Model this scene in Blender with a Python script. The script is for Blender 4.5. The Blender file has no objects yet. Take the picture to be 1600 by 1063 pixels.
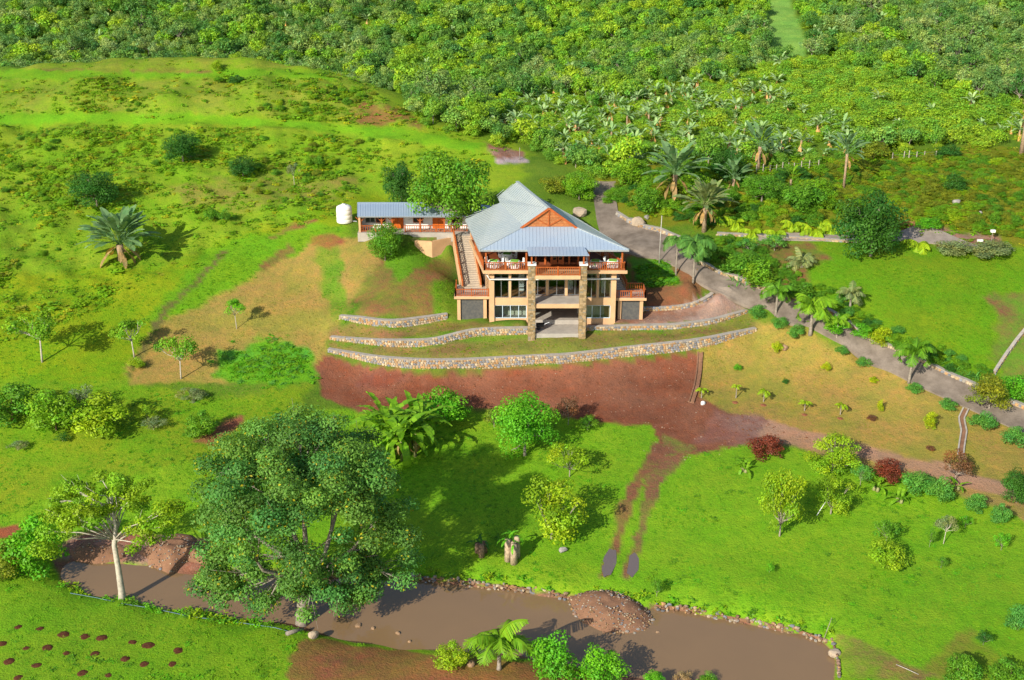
import bpy, math, random
import numpy as np
R = math.radians
sc = bpy.context.scene

# ------------------------------------------------------------------ camera, sky, sun, exposure
F_PX = 1900.0; PITCH = R(22); CAM_H = 53.5
cam = bpy.data.cameras.new('camera'); cam_o = bpy.data.objects.new('camera', cam)
sc.collection.objects.link(cam_o); sc.camera = cam_o
cam.sensor_width = 36; cam.lens = 36 * F_PX / 1600; cam.clip_end = 3000; cam.clip_start = 1
cam_o.location = (0, 0, CAM_H); cam_o.rotation_euler = (R(90) - PITCH, 0, 0)
SUN_EL = 29; SUN_AZ = 36          # shadows run 36 degrees right of straight away
w = bpy.data.worlds.new('World'); sc.world = w; w.use_nodes = True
nt = w.node_tree; bg = nt.nodes['Background']
sky = nt.nodes.new('ShaderNodeTexSky'); sky.sky_type = 'NISHITA'; sky.sun_disc = False
sky.sun_elevation = R(SUN_EL); sky.sun_rotation = R(180 + SUN_AZ)
nt.links.new(sky.outputs[0], bg.inputs[0]); bg.inputs[1].default_value = 0.12
sun = bpy.data.lights.new('sun', 'SUN'); sun_o = bpy.data.objects.new('sun', sun); sc.collection.objects.link(sun_o)
sun.energy = 4.8; sun.angle = R(0.5); sun.color = (1.0, 0.93, 0.80)
sun_o.rotation_euler = (R(90 - SUN_EL), 0, R(-SUN_AZ)); sun_o.location = (-60, -60, 120)
sc.view_settings.view_transform = 'Standard'; sc.view_settings.look = 'None'
sc.view_settings.gamma = 1; sc.view_settings.exposure = 0.42
sc.view_settings.use_curve_mapping = False
sc.cycles.max_bounces = 5; sc.cycles.transparent_max_bounces = 4; sc.cycles.diffuse_bounces = 3
sc.cycles.glossy_bounces = 2; sc.cycles.transmission_bounces = 3
sc.cycles.use_adaptive_sampling = True

COL = sc.collection
rnd = random.Random(5)

# ------------------------------------------------------------------ survey helpers (photo pixel -> place)
CP, SP = math.cos(PITCH), math.sin(PITCH)
def ray(u, v):
    a = (u - 800) / F_PX; b = -(v - 531.5) / F_PX
    return np.array([a, CP + b * SP, -SP + b * CP])
EYE = np.array([0, 0, CAM_H])
def P(u, v, z):
    d = ray(u, v); return EYE + d * ((z - CAM_H) / d[2])
def PY(u, v, y):
    d = ray(u, v); return EYE + d * (y / d[1])
def proj(x, y, z):
    zz = z - CAM_H
    cz = y * CP - zz * SP; cy = y * SP + zz * CP
    cz = np.maximum(cz, 1e-3)
    return 800 + F_PX * x / cz, 531.5 - F_PX * cy / cz
def mpp(p):
    return (p[1] * CP - (p[2] - CAM_H) * SP) / F_PX

def vnoise(x, y, s, seed=0):
    x = np.asarray(x) / s + seed * 17.31; y = np.asarray(y) / s + seed * 9.17
    xi = np.floor(x); yi = np.floor(y); fx = x - xi; fy = y - yi
    fx = fx * fx * (3 - 2 * fx); fy = fy * fy * (3 - 2 * fy)
    def h(i, j):
        n = np.sin(i * 127.1 + j * 311.7 + seed * 74.7) * 43758.5453
        return n - np.floor(n)
    return ((h(xi, yi) * (1 - fx) + h(xi + 1, yi) * fx) * (1 - fy) + (h(xi, yi + 1) * (1 - fx) + h(xi + 1, yi + 1) * fx) * fy) * 2 - 1

# ------------------------------------------------------------------ stone walls: (u, v) of the foot, foot height, wall height
WALLS = {
 'top_left': [(530,500,-.3,.5),(560,508,-.55,.95),(610,516,-.7,1.1),(655,511,-.6,1.1),(700,502,-.3,.9)],
 'mid_left': [(516,532,-2.0,.4),(560,539,-2.15,.7),(610,545,-2.2,1.0),(676,545,-2.1,1.1),(712,537,-1.75,1.2),(738,530,-1.45,1.2),(790,526,-1.1,1.05),(826,525,-.95,1.0)],
 'mid_right': [(913,519,-.75,.6),(985,518.5,-.85,.75),(1058,517,-.85,.75),(1111,510,-.6,.75),(1145,499,-.2,.6),(1169,489,.15,.3)],
 'low': [(512,551,-2.9,.4),(550,562,-3.4,.8),(592,573,-3.7,1.15),(667,582,-4.0,1.5),(730,581,-3.95,1.5),(800,576.5,-3.65,1.45),(889,571,-3.3,1.35),(978,561,-2.9,1.4),(1040,555,-2.65,1.45),(1093,549,-2.4,1.45),(1140,534,-1.75,1.0),(1182,518,-.95,.35)],
 'top_right': [(1004,489,.1,.55),(1060,487,.25,.55),(1095,479,.6,.55),(1116,466,1.2,.5),(1122,458,1.6,.4)],
}
def wall_line(key, n=None):
    pts = WALLS[key]; base = np.array([P(u, v, z) for u, v, z, h in pts]); hh = np.array([p[3] for p in pts])
    seg = np.r_[0, np.cumsum(np.linalg.norm(np.diff(base[:, :2], axis=0), axis=1))]
    n = n or max(8, int(seg[-1] / 0.9))
    s = np.linspace(0, seg[-1], n)
    out = np.stack([np.interp(s, seg, base[:, i]) for i in range(3)], 1)
    for _ in range(2):
        out[1:-1] = (out[:-2] + 2 * out[1:-1] + out[2:]) / 4
    return out, np.interp(s, seg, hh), s

# ------------------------------------------------------------------ ground heights (surveyed points)
WATER = -9.0
CTRL = [  # u, v, z
 # pond bed
 (130,900,-10),(250,912,-10.2),(400,925,-10.2),(560,940,-10.2),(700,955,-10.2),(850,975,-10.2),(1000,1000,-10.2),(1150,1010,-10.2),(1260,1020,-10.1),(1150,1050,-10.2),(1260,1070,-10),
 (700,985,-10),(870,1010,-10.1),(480,950,-10.1),(350,938,-10.1),(180,915,-9.8),
 # far bank
 (80,872,-8.5),(150,862,-8.3),(230,872,-8.5),(270,884,-8.6),(330,880,-8.5),(420,885,-8.5),(520,888,-8.4),(640,889,-8.25),(700,897,-8.25),(760,902,-8.25),(840,912,-8.3),(890,918,-8.35),(1010,934,-8.3),(1110,948,-8.3),(1180,960,-8.3),(1240,972,-8.3),(1298,992,-8.35),(1318,1030,-8.4),(1320,1075,-8.4),
 (600,924,-9.8),(640,925,-9.8),(700,932,-9.8),(760,938,-9.8),(820,946,-9.8),(880,956,-9.8),(1020,972,-9.8),(1060,976,-9.8),(1110,985,-9.8),(1180,998,-9.8),(1240,1011,-9.8),(1272,1022,-9.8),(1282,1045,-9.8),
 (110,906,-9.5),(190,929,-9.6),(245,941,-9.6),(300,951,-9.6),(365,960,-9.6),(430,967,-9.6),(510,986,-9.5),(560,997,-9.5),(625,1003,-9.5),(690,1008,-9.5),(750,1013,-9.5),(800,1018,-9.5),(860,1027,-9.5),(920,1038,-9.6),
 (952,850,-8.1),(952,880,-8.1),(952,898,-8.1),(972,880,-8.05),(938,880,-8.05),(990,860,-8.1),(990,885,-8.1),(990,900,-8.1),(1004,880,-8.05),
 # near bank
 (75,890,-8.4),(95,918,-8.3),(190,938,-8.3),(300,960,-8.3),(430,978,-8.3),(480,992,-8.3),(560,1008,-8.35),(690,1020,-8.35),(800,1030,-8.35),(920,1052,-8.35),(1010,1085,-8.4),(1150,1130,-8.4),(1300,1120,-8.4),
 (0,905,-8.0),(0,980,-7.9),(0,1063,-7.8),(200,1000,-8.0),(200,1063,-7.9),(400,1063,-8.1),(700,1070,-8.2),(100,1200,-7.8),(500,1200,-8.),(900,1200,-8.2),(1300,1200,-8.2),(1600,1200,-8),(-100,1000,-7.8),(-300,1200,-7.8),
 # lawn behind the pond
 (0,840,-8.2),(60,820,-8.0),(150,820,-7.7),(300,840,-7.9),(0,740,-7),(120,740,-6.7),(250,730,-6.3),(380,760,-7),(480,800,-7.6),(620,820,-7.8),(760,850,-7.95),(900,880,-8.1),(960,900,-8.2),(620,720,-7.0),(720,710,-6.9),(840,700,-6.7),(950,700,-6.6),(960,790,-7.4),(1100,800,-7.4),(1100,900,-8.0),(1250,900,-7.9),(1250,780,-7.1),(1400,950,-8.0),(1400,830,-7.4),(1550,900,-7.6),(1600,1063,-8),(1600,850,-7.2),(1480,1030,-8.1),(1700,900,-7.3),(1750,1063,-7.6),
 # dirt apron below the wall
 (520,600,-5.0),(540,645,-6.0),(620,640,-5.95),(720,650,-6.1),(830,640,-5.95),(930,655,-6.0),(1040,665,-6.1),(700,610,-5.0),(830,605,-4.9),(970,600,-4.6),(1080,600,-4.4),(1100,640,-5.4),(1150,660,-5.7),(1150,700,-6.3),(560,580,-4.3),
 # right lower lawn and lower track
 (1130,560,-3.2),(1180,535,-2.0),(1200,600,-4.3),(1300,580,-3.3),(1300,640,-5.0),(1400,640,-4.6),(1400,690,-5.7),(1500,660,-4.9),(1500,720,-6.0),(1600,720,-5.8),(1300,690,-5.9),(1450,735,-6.4),(1600,790,-6.9),(1250,510,-.9),(1340,560,-2.4),
 # terraces
 (560,552,-2.6),(640,553,-2.45),(740,548,-2.0),(840,540,-1.55),(940,532,-1.3),(1050,525,-1.15),(1130,515,-.85),(870,524,-.85),(560,525,-1.5),(640,523,-1.15),(720,510,-.65),(600,500,.4),(650,495,.45),(760,508,-.2),(700,490,.55),
 # beside the house
 (1000,495,-.2),(1050,495,.0),(1100,488,.4),(1150,478,.9),(1010,475,.9),(1050,465,1.5),(1090,455,1.9),(1020,440,2.4),(1060,440,2.6),(1010,415,3.6),(1050,415,3.7),
 (980,500,-.15),(920,505,-.15),(935,512,-.2),
 (700,460,1.6),(690,430,2.7),(690,402,3.2),(665,396,3.6),(712,400,3.0),(640,470,1.6),(640,420,3.3),(600,450,2.1),(600,400,4.0),(560,470,.6),(560,420,2.9),(560,380,4.8),(530,470,.1),(520,420,2.4),(520,370,5.0),(500,520,-1.7),
 # building platforms
 (540,349,5.8),(500,345,5.9),(560,367,6.0),(600,368,6.0),(640,369,6.0),(700,367,5.9),(600,335,5.6),(700,335,5.7),(600,310,6.2),(700,310,6.5),(760,320,6.5),
 (990,385,5.0),(1000,360,5.5),(1040,375,5.2),(960,345,5.9),(945,320,6.5),(940,300,7.0),(1060,395,4.8),(900,320,6.6),
 # drive
 (1090,420,4.2),(1140,443,3.3),(1200,470,2.1),(1260,500,.9),(1330,535,-.6),(1400,572,-2.0),(1470,605,-3.2),(1540,638,-4.2),(1600,662,-4.8),(1680,700,-5.6),
 (1080,440,3.4),(1120,455,2.8),
 # slope above the drive
 (1010,345,6.2),(1080,345,6.6),(1150,355,6.4),(1250,360,6.4),(1310,365,6.2),(1130,385,5.0),(1200,385,5.2),(1150,415,4.2),(1200,430,3.6),(1230,460,2.6),(1280,480,1.7),(1300,400,5.3),(1360,395,5.6),(1450,375,6.2),(1500,375,6.1),(1560,390,5.7),(1300,450,3.2),(1400,450,3.3),(1400,520,.6),(1500,450,3.3),(1500,540,-.5),(1550,590,-2.4),(1590,440,3.8),(1590,540,-.4),(1660,500,1.5),(1640,620,-3),
 (1000,310,8),(1100,300,8.6),(1200,310,8.4),(1300,310,8.5),(1400,320,8.4),(1500,320,8.6),(1600,330,8.4),(1700,330,8.4),(1060,265,9.6),(1180,272,9.6),(1280,255,10.3),(1400,250,10.6),(1500,238,11.1),(1600,232,11.4),(1720,232,11.4),
 # grove slope and thicket
 (1000,250,9.8),(1050,220,10.8),(1200,225,11.2),(1350,215,12.0),(1500,205,12.6),(1620,195,13),(930,275,8.6),(1050,170,12.3),(1200,170,13),(1350,160,14.2),(1500,150,15),(1650,140,15.5),(1200,110,15.7),(1350,100,16.8),(1550,90,18),(1200,60,18.6),(1260,85,17),(1400,50,20),(1200,15,21),(1600,30,22),
 (900,240,9.8),(830,225,10.4),(760,180,10.8),(850,180,11.2),(950,160,12.),
 # knoll behind the house
 (850,262,9.3),(800,250,9.6),(760,262,9.2),(900,270,8.6),(860,300,7.4),(910,300,7),(780,240,10.4),(830,285,8.2),
 # left slopes
 (450,430,1.6),(400,480,-.3),(330,500,-1.3),(300,560,-3.2),(240,540,-2.7),(200,590,-4.0),(420,560,-3.1),(480,540,-2.4),(420,610,-4.6),(300,630,-5.2),(350,670,-5.9),(200,650,-5.3),(100,660,-5.3),(0,640,-5.0),(60,560,-2.6),(0,560,-2.4),(120,500,-.4),(0,480,.4),(250,450,1.2),(350,420,2.4),(430,380,4.0),(300,380,3.9),(200,400,3.0),(100,420,2.4),(0,400,3.2),(480,360,5.0),(450,330,6.0),(350,330,6.2),(200,340,5.8),(80,340,5.6),(0,320,6.4),(540,310,7.0),(450,290,7.8),(330,270,8.9),(200,270,9),(80,270,8.8),(0,250,9.8),(570,265,8.7),(500,250,9.8),(400,225,11.2),(250,215,11.8),(100,215,11.8),
 (0,195,12.6),(120,190,13.3),(300,190,13.5),(450,195,13.3),(600,210,12.3),(700,218,11.6),(760,232,10.8),
 (0,205,11.3),(60,203,11.6),(120,200,12.1),(210,200,12.2),(300,200,12.3),(380,202,12.2),(450,205,12.1),(530,211,11.7),(600,220,11.2),(0,133,15.9),(120,130,16.9),(200,128,17.1),(280,126,17.4),(350,126,17.4),(420,126,17.4),(520,131,16.7),(120,114,17.9),(280,112,18.2),(420,113,18.1),
 (0,183,12.9),(120,180,13.6),(300,178,13.9),(450,182,13.8),(560,192,13.2),(640,203,12.4),
 (80,150,16),(250,150,16.3),(400,150,16.2),(520,152,15.8),(600,165,14.6),(640,180,13.5),
 (0,125,16.8),(120,122,17.8),(280,118,18.3),(420,118,18.3),(520,122,17.6),(580,140,16.0),
 (0,112,17.2),(120,108,18.5),(280,106,18.9),(420,107,18.8),(500,112,18.2),
 (60,101,18.6),(180,96,19.6),(300,92,20),(400,93,19.9),(470,102,19.0),(250,89,20.2),(380,89,20.2),(0,104,18.0),
 (-150,300,7),(-150,450,2),(-150,600,-4),(-150,190,13),(-150,110,17.5),(-150,800,-7.5),
]
XYZ = [(x, y, z) for (x, y, z) in [
 (-130,245,9),(-90,238,10),(-60,236,10),(-35,232,10),(-15,226,10),(-140,262,11),(-100,258,11),(-60,258,11),(-20,255,11.5),(20,250,13),(60,248,19),(110,245,25)]]
for x in range(-260, 261, 52):
    k = max(0, min(1, (x + 20) / 90)) * 8
    for y, z in ((292, 19), (330, 28), (400, 47), (520, 84), (760, 160)):
        XYZ.append((x, y, z + k))
for x in range(-80, 81, 40): XYZ.append((x, 40, -8))
for x, y, z in ((-120,60,-7),(120,60,-8),(120,120,-4),(130,160,8),(120,200,14),(-120,120,-3),(-140,170,8),(-130,205,16)): XYZ.append((x, y, z))
pts = [P(u, v, z) for u, v, z in CTRL] + [np.array(p, float) for p in XYZ]
for k in WALLS:
    b, hh, s = wall_line(k)
    t = np.gradient(b[:, :2], axis=0); t /= np.linalg.norm(t, axis=1)[:, None]
    nrm = np.stack([-t[:, 1], t[:, 0]], 1)          # away from the viewer (lines run left to right)
    for i in range(len(b)):
        pts.append(b[i] + np.array([-nrm[i, 0], -nrm[i, 1], 0]) * .15)
        q = b[i].copy(); q[:2] += nrm[i] * .55; q[2] += hh[i] - .06; pts.append(q)
pts = np.array(pts)
# house floor pad
for x in np.linspace(-6, 14, 8):
    for y in (141.5, 145, 149):
        pts = np.vstack([pts, [x, y, 0.0 if y < 143 else (.0 if -3 < x < 11 else .4)]])
keep = []
for i, p in enumerate(pts):
    if all((p[0]-pts[j][0])**2 + (p[1]-pts[j][1])**2 > .04 for j in keep): keep.append(i)
pts = pts[keep]
N = len(pts)
D = np.linalg.norm(pts[:, None, :2] - pts[None, :, :2], axis=2)
A = np.zeros((N + 3, N + 3)); A[:N, :N] = -D + np.eye(N) * .03
A[:N, N] = 1; A[:N, N+1:] = pts[:, :2] / 100; A[N, :N] = 1; A[N+1:, :N] = pts[:, :2].T / 100
sol = np.linalg.solve(A, np.r_[pts[:, 2], 0, 0, 0])
def base_h(x, y):
    x = np.asarray(x, float); y = np.asarray(y, float); sh = x.shape; x = x.ravel(); y = y.ravel()
    out = np.empty(len(x))
    for i in range(0, len(x), 20000):
        X = x[i:i+20000]; Y = y[i:i+20000]
        d = np.sqrt((X[:, None] - pts[None, :, 0])**2 + (Y[:, None] - pts[None, :, 1])**2)
        out[i:i+20000] = -d @ sol[:N] + sol[N] + sol[N+1] * X / 100 + sol[N+2] * Y / 100
    return out.reshape(sh)
# how rough the ground is, as polygons in photo pixels
def pip_sd(u, v, poly):
    """signed distance (px), positive inside"""
    poly = np.array(poly, float); n = len(poly); ins = np.zeros(u.shape, bool); dmin = np.full(u.shape, 1e9)
    for i in range(n):
        x1, y1 = poly[i]; x2, y2 = poly[(i + 1) % n]
        c = ((y1 > v) != (y2 > v)) & (u < (x2 - x1) * (v - y1) / (y2 - y1 + 1e-9) + x1); ins ^= c
        dx, dy = x2 - x1, y2 - y1; t = np.clip(((u - x1) * dx + (v - y1) * dy) / (dx * dx + dy * dy + 1e-9), 0, 1)
        dmin = np.minimum(dmin, np.hypot(u - x1 - t * dx, v - y1 - t * dy))
    return np.where(ins, dmin, -dmin)
ROUGH = [[(-400,85),(480,85),(560,120),(650,185),(800,225),(760,260),(560,290),(540,335),(430,365),(300,420),(200,470),(0,540),(-400,600)],
         [(1000,340),(960,300),(1050,255),(1500,230),(1800,225),(1800,390),(1560,385),(1420,365),(1320,375),(1120,350)]]
FLATS = [[(-500,177),(300,177),(640,203),(770,228),(740,236),(600,215),(450,199),(300,194),(120,193),(-500,197)], [(-500,110),(120,107),(420,107),(520,116),(520,124),(420,119),(120,123),(-500,126)], [(-100,98),(150,90),(300,84),(480,96),(490,106),(-100,106)]]
def sstep(a, b, x):
    t = np.clip((x - a) / (b - a), 0, 1); return t * t * (3 - 2 * t)
def height(x, y):
    x = np.asarray(x, float); y = np.asarray(y, float)
    z = base_h(x, y)
    u, v = proj(x, y, z)
    r = np.zeros(z.shape)
    for p in ROUGH: r = np.maximum(r, sstep(-4, 18, pip_sd(u, v, p)))
    r = np.maximum(r, np.where(y > 215, .8, 0))
    for p in FLATS: r = r * (1 - .85 * sstep(-3, 3, pip_sd(u, v, p)) * (y < 215))
    n1 = vnoise(x, y, 9, 6) * .40 + vnoise(x, y, 4.5, 1) * .42 + vnoise(x, y, 2.0, 2) * .30 + vnoise(x, y, .9, 3) * .14
    n0 = vnoise(x, y, 6, 4) * .07 + vnoise(x, y, 1.7, 5) * .035
    z = z + r * n1 + (1 - r) * n0
    for cx, hw, y0, y1, zt in ((4.8, 7.6, 138.3, 149.6, -.6), (2.2, 7.0, 143, 149.6, -.6), (5.3, 3.6, 135.6, 138.6, -.7), (-12.8, 7.2, 155.2, 160.8, 5.6), (-4.9, 2.1, 139.6, 143.2, 1.5), (14.4, 1.6, 139.4, 141.8, 1.5)):   # cut for the buildings
        ins = (np.abs(x - cx) < hw) & (y > y0) & (y < y1)
        z = np.where(ins, np.minimum(z, zt), z)
    return z

# table of heights on a fan of rays (fine near by, coarse far off)
PH = np.radians(np.linspace(-46, 46, 470))
RR = np.r_[46 * (330 / 46) ** np.linspace(0, 1, 470), 330 * (900 / 330) ** np.linspace(0, 1, 40)[1:]]
GX = RR[:, None] * np.sin(PH)[None]; GY = RR[:, None] * np.cos(PH)[None]
GZ = height(GX, GY)
def gz(x, y):
    x = np.asarray(x, float); y = np.asarray(y, float)
    r = np.hypot(x, y); a = np.arctan2(x, y)
    i = np.interp(r, RR, np.arange(len(RR))); j = np.interp(a, PH, np.arange(len(PH)))
    i0 = np.clip(i.astype(int), 0, len(RR) - 2); j0 = np.clip(j.astype(int), 0, len(PH) - 2); fi = i - i0; fj = j - j0
    return (GZ[i0, j0] * (1 - fi) * (1 - fj) + GZ[i0+1, j0] * fi * (1 - fj) + GZ[i0, j0+1] * (1 - fi) * fj + GZ[i0+1, j0+1] * fi * fj)
TT = np.arange(60, 480, .4)
def G(u, v):
    d = ray(u, v); q = EYE + d[None] * TT[:, None]
    below = q[:, 2] < gz(q[:, 0], q[:, 1])
    k = int(np.argmax(below)); k = max(k, 1)
    a, b = TT[k-1], TT[k]
    for _ in range(6):
        m = (a + b) / 2; p = EYE + d * m
        if p[2] < float(gz(p[0], p[1])): b = m
        else: a = m
    return EYE + d * b

# ------------------------------------------------------------------ materials
MATS = {}
def nodes(name):
    m = bpy.data.materials.new(name); m.use_nodes = True; t = m.node_tree
    return m, t, t.nodes['Principled BSDF']
def nd(t, kind, **kw):
    n = t.nodes.new(kind)
    for k, v in kw.items(): setattr(n, k, v)
    return n
def noise(t, scale, detail=4, rough=.6, coord='Object', vec=None):
    n = nd(t, 'ShaderNodeTexNoise'); n.inputs['Scale'].default_value = scale; n.inputs['Detail'].default_value = detail; n.inputs['Roughness'].default_value = rough
    if vec is None:
        c = nd(t, 'ShaderNodeTexCoord'); vec = c.outputs[coord]
    t.links.new(vec, n.inputs['Vector']); return n
def mixc(t, a, b, f, mode='MIX'):
    m = nd(t, 'ShaderNodeMix', data_type='RGBA', blend_type=mode)
    for s, val in ((6, a), (7, b), (0, f)):
        if hasattr(val, 'is_output'): t.links.new(val, m.inputs[s])
        elif s == 0: m.inputs[0].default_value = val
        else: m.inputs[s].default_value = (*val, 1)
    return m.outputs[2]
def ramp(t, src, lo, hi, a=0., b=1.):
    m = nd(t, 'ShaderNodeMapRange'); t.links.new(src, m.inputs[0])
    for i, x in ((1, lo), (2, hi), (3, a), (4, b)): m.inputs[i].default_value = x
    return m.outputs[0]
def bump(t, b, src, strength, dist=.05):
    n = nd(t, 'ShaderNodeBump'); n.inputs['Strength'].default_value = strength; n.inputs['Distance'].default_value = dist
    t.links.new(src, n.inputs['Height']); t.links.new(n.outputs[0], b.inputs['Normal'])
def plain(name, c, rough=.7, var=.18, scale=3., spec=.3, metal=0, c2=None, bmp=.2):
    if name in MATS: return MATS[name]
    m, t, b = nodes(name)
    n = noise(t, scale); n2 = noise(t, scale * 9, 3)
    c2 = c2 or tuple(x * (1 - 2 * var) for x in c)
    o = mixc(t, c, c2, ramp(t, n.outputs[0], .35, .7)); o = mixc(t, o, tuple(x * .8 for x in c2), ramp(t, n2.outputs[0], .5, .8, 0, .4))
    t.links.new(o, b.inputs['Base Color']); b.inputs['Roughness'].default_value = rough
    b.inputs['Specular IOR Level'].default_value = spec; b.inputs['Metallic'].default_value = metal
    if bmp: bump(t, b, n2.outputs[0], bmp)
    MATS[name] = m; return m
def attr_mat(name, attr, rough=.85, scale=20, bmp=.4):
    m, t, b = nodes(name)
    a = nd(t, 'ShaderNodeAttribute', attribute_name=attr); n = noise(t, scale)
    o = mixc(t, a.outputs[0], (.35, .33, .3), ramp(t, n.outputs[0], .55, .85, 0, .35)); t.links.new(o, b.inputs['Base Color'])
    b.inputs['Roughness'].default_value = rough; b.inputs['Specular IOR Level'].default_value = .2
    bump(t, b, n.outputs[0], bmp); MATS[name] = m; return m
def leaf(name, c, c2=None, trans=.32, spec=.25, rough=.55):
    if name in MATS: return MATS[name]
    m, t, b = nodes(name)
    a = nd(t, 'ShaderNodeAttribute', attribute_name='tint'); oi = nd(t, 'ShaderNodeObjectInfo')
    c2 = c2 or (c[0] * 1.25, c[1] * 1.12, c[2] * .9)
    o = mixc(t, c, c2, oi.outputs['Random']); o = mixc(t, o, a.outputs[0], 1., 'MULTIPLY')
    t.links.new(o, b.inputs['Base Color']); b.inputs['Roughness'].default_value = rough; b.inputs['Specular IOR Level'].default_value = spec
    tr = nd(t, 'ShaderNodeBsdfTranslucent'); t.links.new(mixc(t, o, (1.25, 1.15, .5), 1., 'MULTIPLY'), tr.inputs[0])
    mx = nd(t, 'ShaderNodeMixShader'); mx.inputs[0].default_value = trans
    t.links.new(b.outputs[0], mx.inputs[1]); t.links.new(tr.outputs[0], mx.inputs[2])
    t.links.new(mx.outputs[0], t.nodes['Material Output'].inputs[0]); MATS[name] = m; return m

# ------------------------------------------------------------------ object helpers
def tag(o, label=None, cat=None, group=None, kind=None):
    for k, v in (('label', label), ('category', cat), ('group', group), ('kind', kind)):
        if v: o[k] = v
    return o
def empty(name, loc, rz=0, scale=(1, 1, 1)):
    o = bpy.data.objects.new(name, None); COL.objects.link(o); o.location = loc; o.rotation_euler = (0, 0, rz); o.scale = scale
    o.empty_display_size = .5; return o
def mesh_obj(name, me, mat=None, parent=None, loc=None, rot=None, scale=None):
    o = bpy.data.objects.new(name, me); COL.objects.link(o)
    if parent: o.parent = parent
    if loc is not None: o.location = loc
    if rot is not None: o.rotation_euler = rot
    if scale is not None: o.scale = scale
    if mat is not None:
        if not me.materials: me.materials.append(mat)
        if me.materials[0] is not mat:
            o.material_slots[0].link = 'OBJECT'; o.material_slots[0].material = mat
    return o
class MB:
    def __init__(s): s.v = []; s.f = []; s.c = []
    def add(s, vs, fs, col=None):
        k = len(s.v); s.v += [tuple(p) for p in vs]; s.f += [tuple(i + k for i in f) for f in fs]
        if col is not None: s.c += [col] * len(vs)
        return s
    def box(s, a, b, col=None):
        x0, y0, z0 = a; x1, y1, z1 = b
        return s.add([(x0,y0,z0),(x1,y0,z0),(x1,y1,z0),(x0,y1,z0),(x0,y0,z1),(x1,y0,z1),(x1,y1,z1),(x0,y1,z1)],
                     [(0,3,2,1),(4,5,6,7),(0,1,5,4),(1,2,6,5),(2,3,7,6),(3,0,4,7)], col)
    def bar(s, p, q, wd, ht, up=(0, 0, 1)):
        """bar from p to q, wd sideways, ht along up (centred)"""
        p = np.array(p, float); q = np.array(q, float); d = q - p; d /= np.linalg.norm(d)
        sd = np.cross(d, up); sd /= max(np.linalg.norm(sd), 1e-6); u2 = np.cross(sd, d)
        vs = [e + sd * a * wd / 2 + u2 * b * ht / 2 for e in (p, q) for a, b in ((-1,-1),(1,-1),(1,1),(-1,1))]
        return s.add(vs, [(0,1,2,3),(7,6,5,4),(0,4,5,1),(1,5,6,2),(2,6,7,3),(3,7,4,0)])
    def prism(s, poly, z0, z1):
        n = len(poly); vs = [(x, y, z0) for x, y in poly] + [(x, y, z1) for x, y in poly]
        return s.add(vs, [tuple(range(n))[::-1], tuple(range(n, 2*n))] + [(i, (i+1) % n, n + (i+1) % n, n + i) for i in range(n)])
    def slab(s, poly3, th):
        """thick plate from a 3-D polygon, thickness straight down"""
        n = len(poly3); vs = [tuple(p) for p in poly3] + [(p[0], p[1], p[2] - th) for p in poly3]
        return s.add(vs, [tuple(range(n)), tuple(range(n, 2*n))[::-1]] + [(n + i, n + (i+1) % n, (i+1) % n, i) for i in range(n)])
    def tube(s, path, rad, sides=7, col=None):
        path = np.array(path, float); n = len(path); vs = []; fs = []
        for i in range(n):
            d = path[min(i+1, n-1)] - path[max(i-1, 0)]; d /= np.linalg.norm(d) + 1e-9
            a = np.cross(d, (0.31, .9, .1) if abs(d[2]) > .8 else (0, 0, 1)); a /= np.linalg.norm(a); b = np.cross(d, a)
            for k in range(sides):
                t = 2 * math.pi * k / sides; vs.append(path[i] + rad[i] * (a * math.cos(t) + b * math.sin(t)))
        for i in range(n - 1):
            for k in range(sides):
                k2 = (k + 1) % sides; fs.append((i*sides+k, i*sides+k2, (i+1)*sides+k2, (i+1)*sides+k))
        fs.append(tuple(range(sides))[::-1]); fs.append(tuple((n-1)*sides + k for k in range(sides)))
        return s.add(vs, fs, col)
    def mesh(s, name, org=(0, 0, 0), smooth=False, attr='tint'):
        me = bpy.data.meshes.new(name); o = org
        me.from_pydata([(x - o[0], y - o[1], z - o[2]) for x, y, z in s.v], [], s.f)
        if s.c and len(s.c) == len(s.v):
            a = me.color_attributes.new(attr, 'FLOAT_COLOR', 'POINT'); a.data.foreach_set('color', np.array([(*c, 1) for c in s.c], np.float32).ravel())
        if smooth: me.polygons.foreach_set('use_smooth', [True] * len(me.polygons))
        me.update(); return me
    def build(s, name, mat, parent=None, smooth=False, attr='tint'):
        org = tuple(parent_world(parent)) if parent else (0, 0, 0)
        return mesh_obj(name, s.mesh(name, org, smooth, attr), mat, parent)
def parent_world(o):
    p = np.array(o.location)
    while o.parent: o = o.parent; p = p + np.array(o.location)
    return p
def B(name, mat, parent, *boxes):
    m = MB()
    for a, b in boxes: m.box(a, b)
    return m.build(name, mat, parent)
def quads_mesh(name, V, tint=None):
    """V: (n,4,3) quads"""
    n = len(V); me = bpy.data.meshes.new(name)
    me.vertices.add(4 * n); me.loops.add(4 * n); me.polygons.add(n)
    me.vertices.foreach_set('co', V.astype(np.float32).ravel()); me.loops.foreach_set('vertex_index', np.arange(4 * n, dtype=np.int32))
    me.polygons.foreach_set('loop_start', np.arange(0, 4 * n, 4, dtype=np.int32))
    if tint is not None:
        a = me.color_attributes.new('tint', 'FLOAT_COLOR', 'POINT')
        c = np.ones((n, 4, 4), np.float32); c[:, :, :3] = tint[:, None, :]; a.data.foreach_set('color', c.ravel())
    me.update(calc_edges=True); me.validate(); return me

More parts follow.
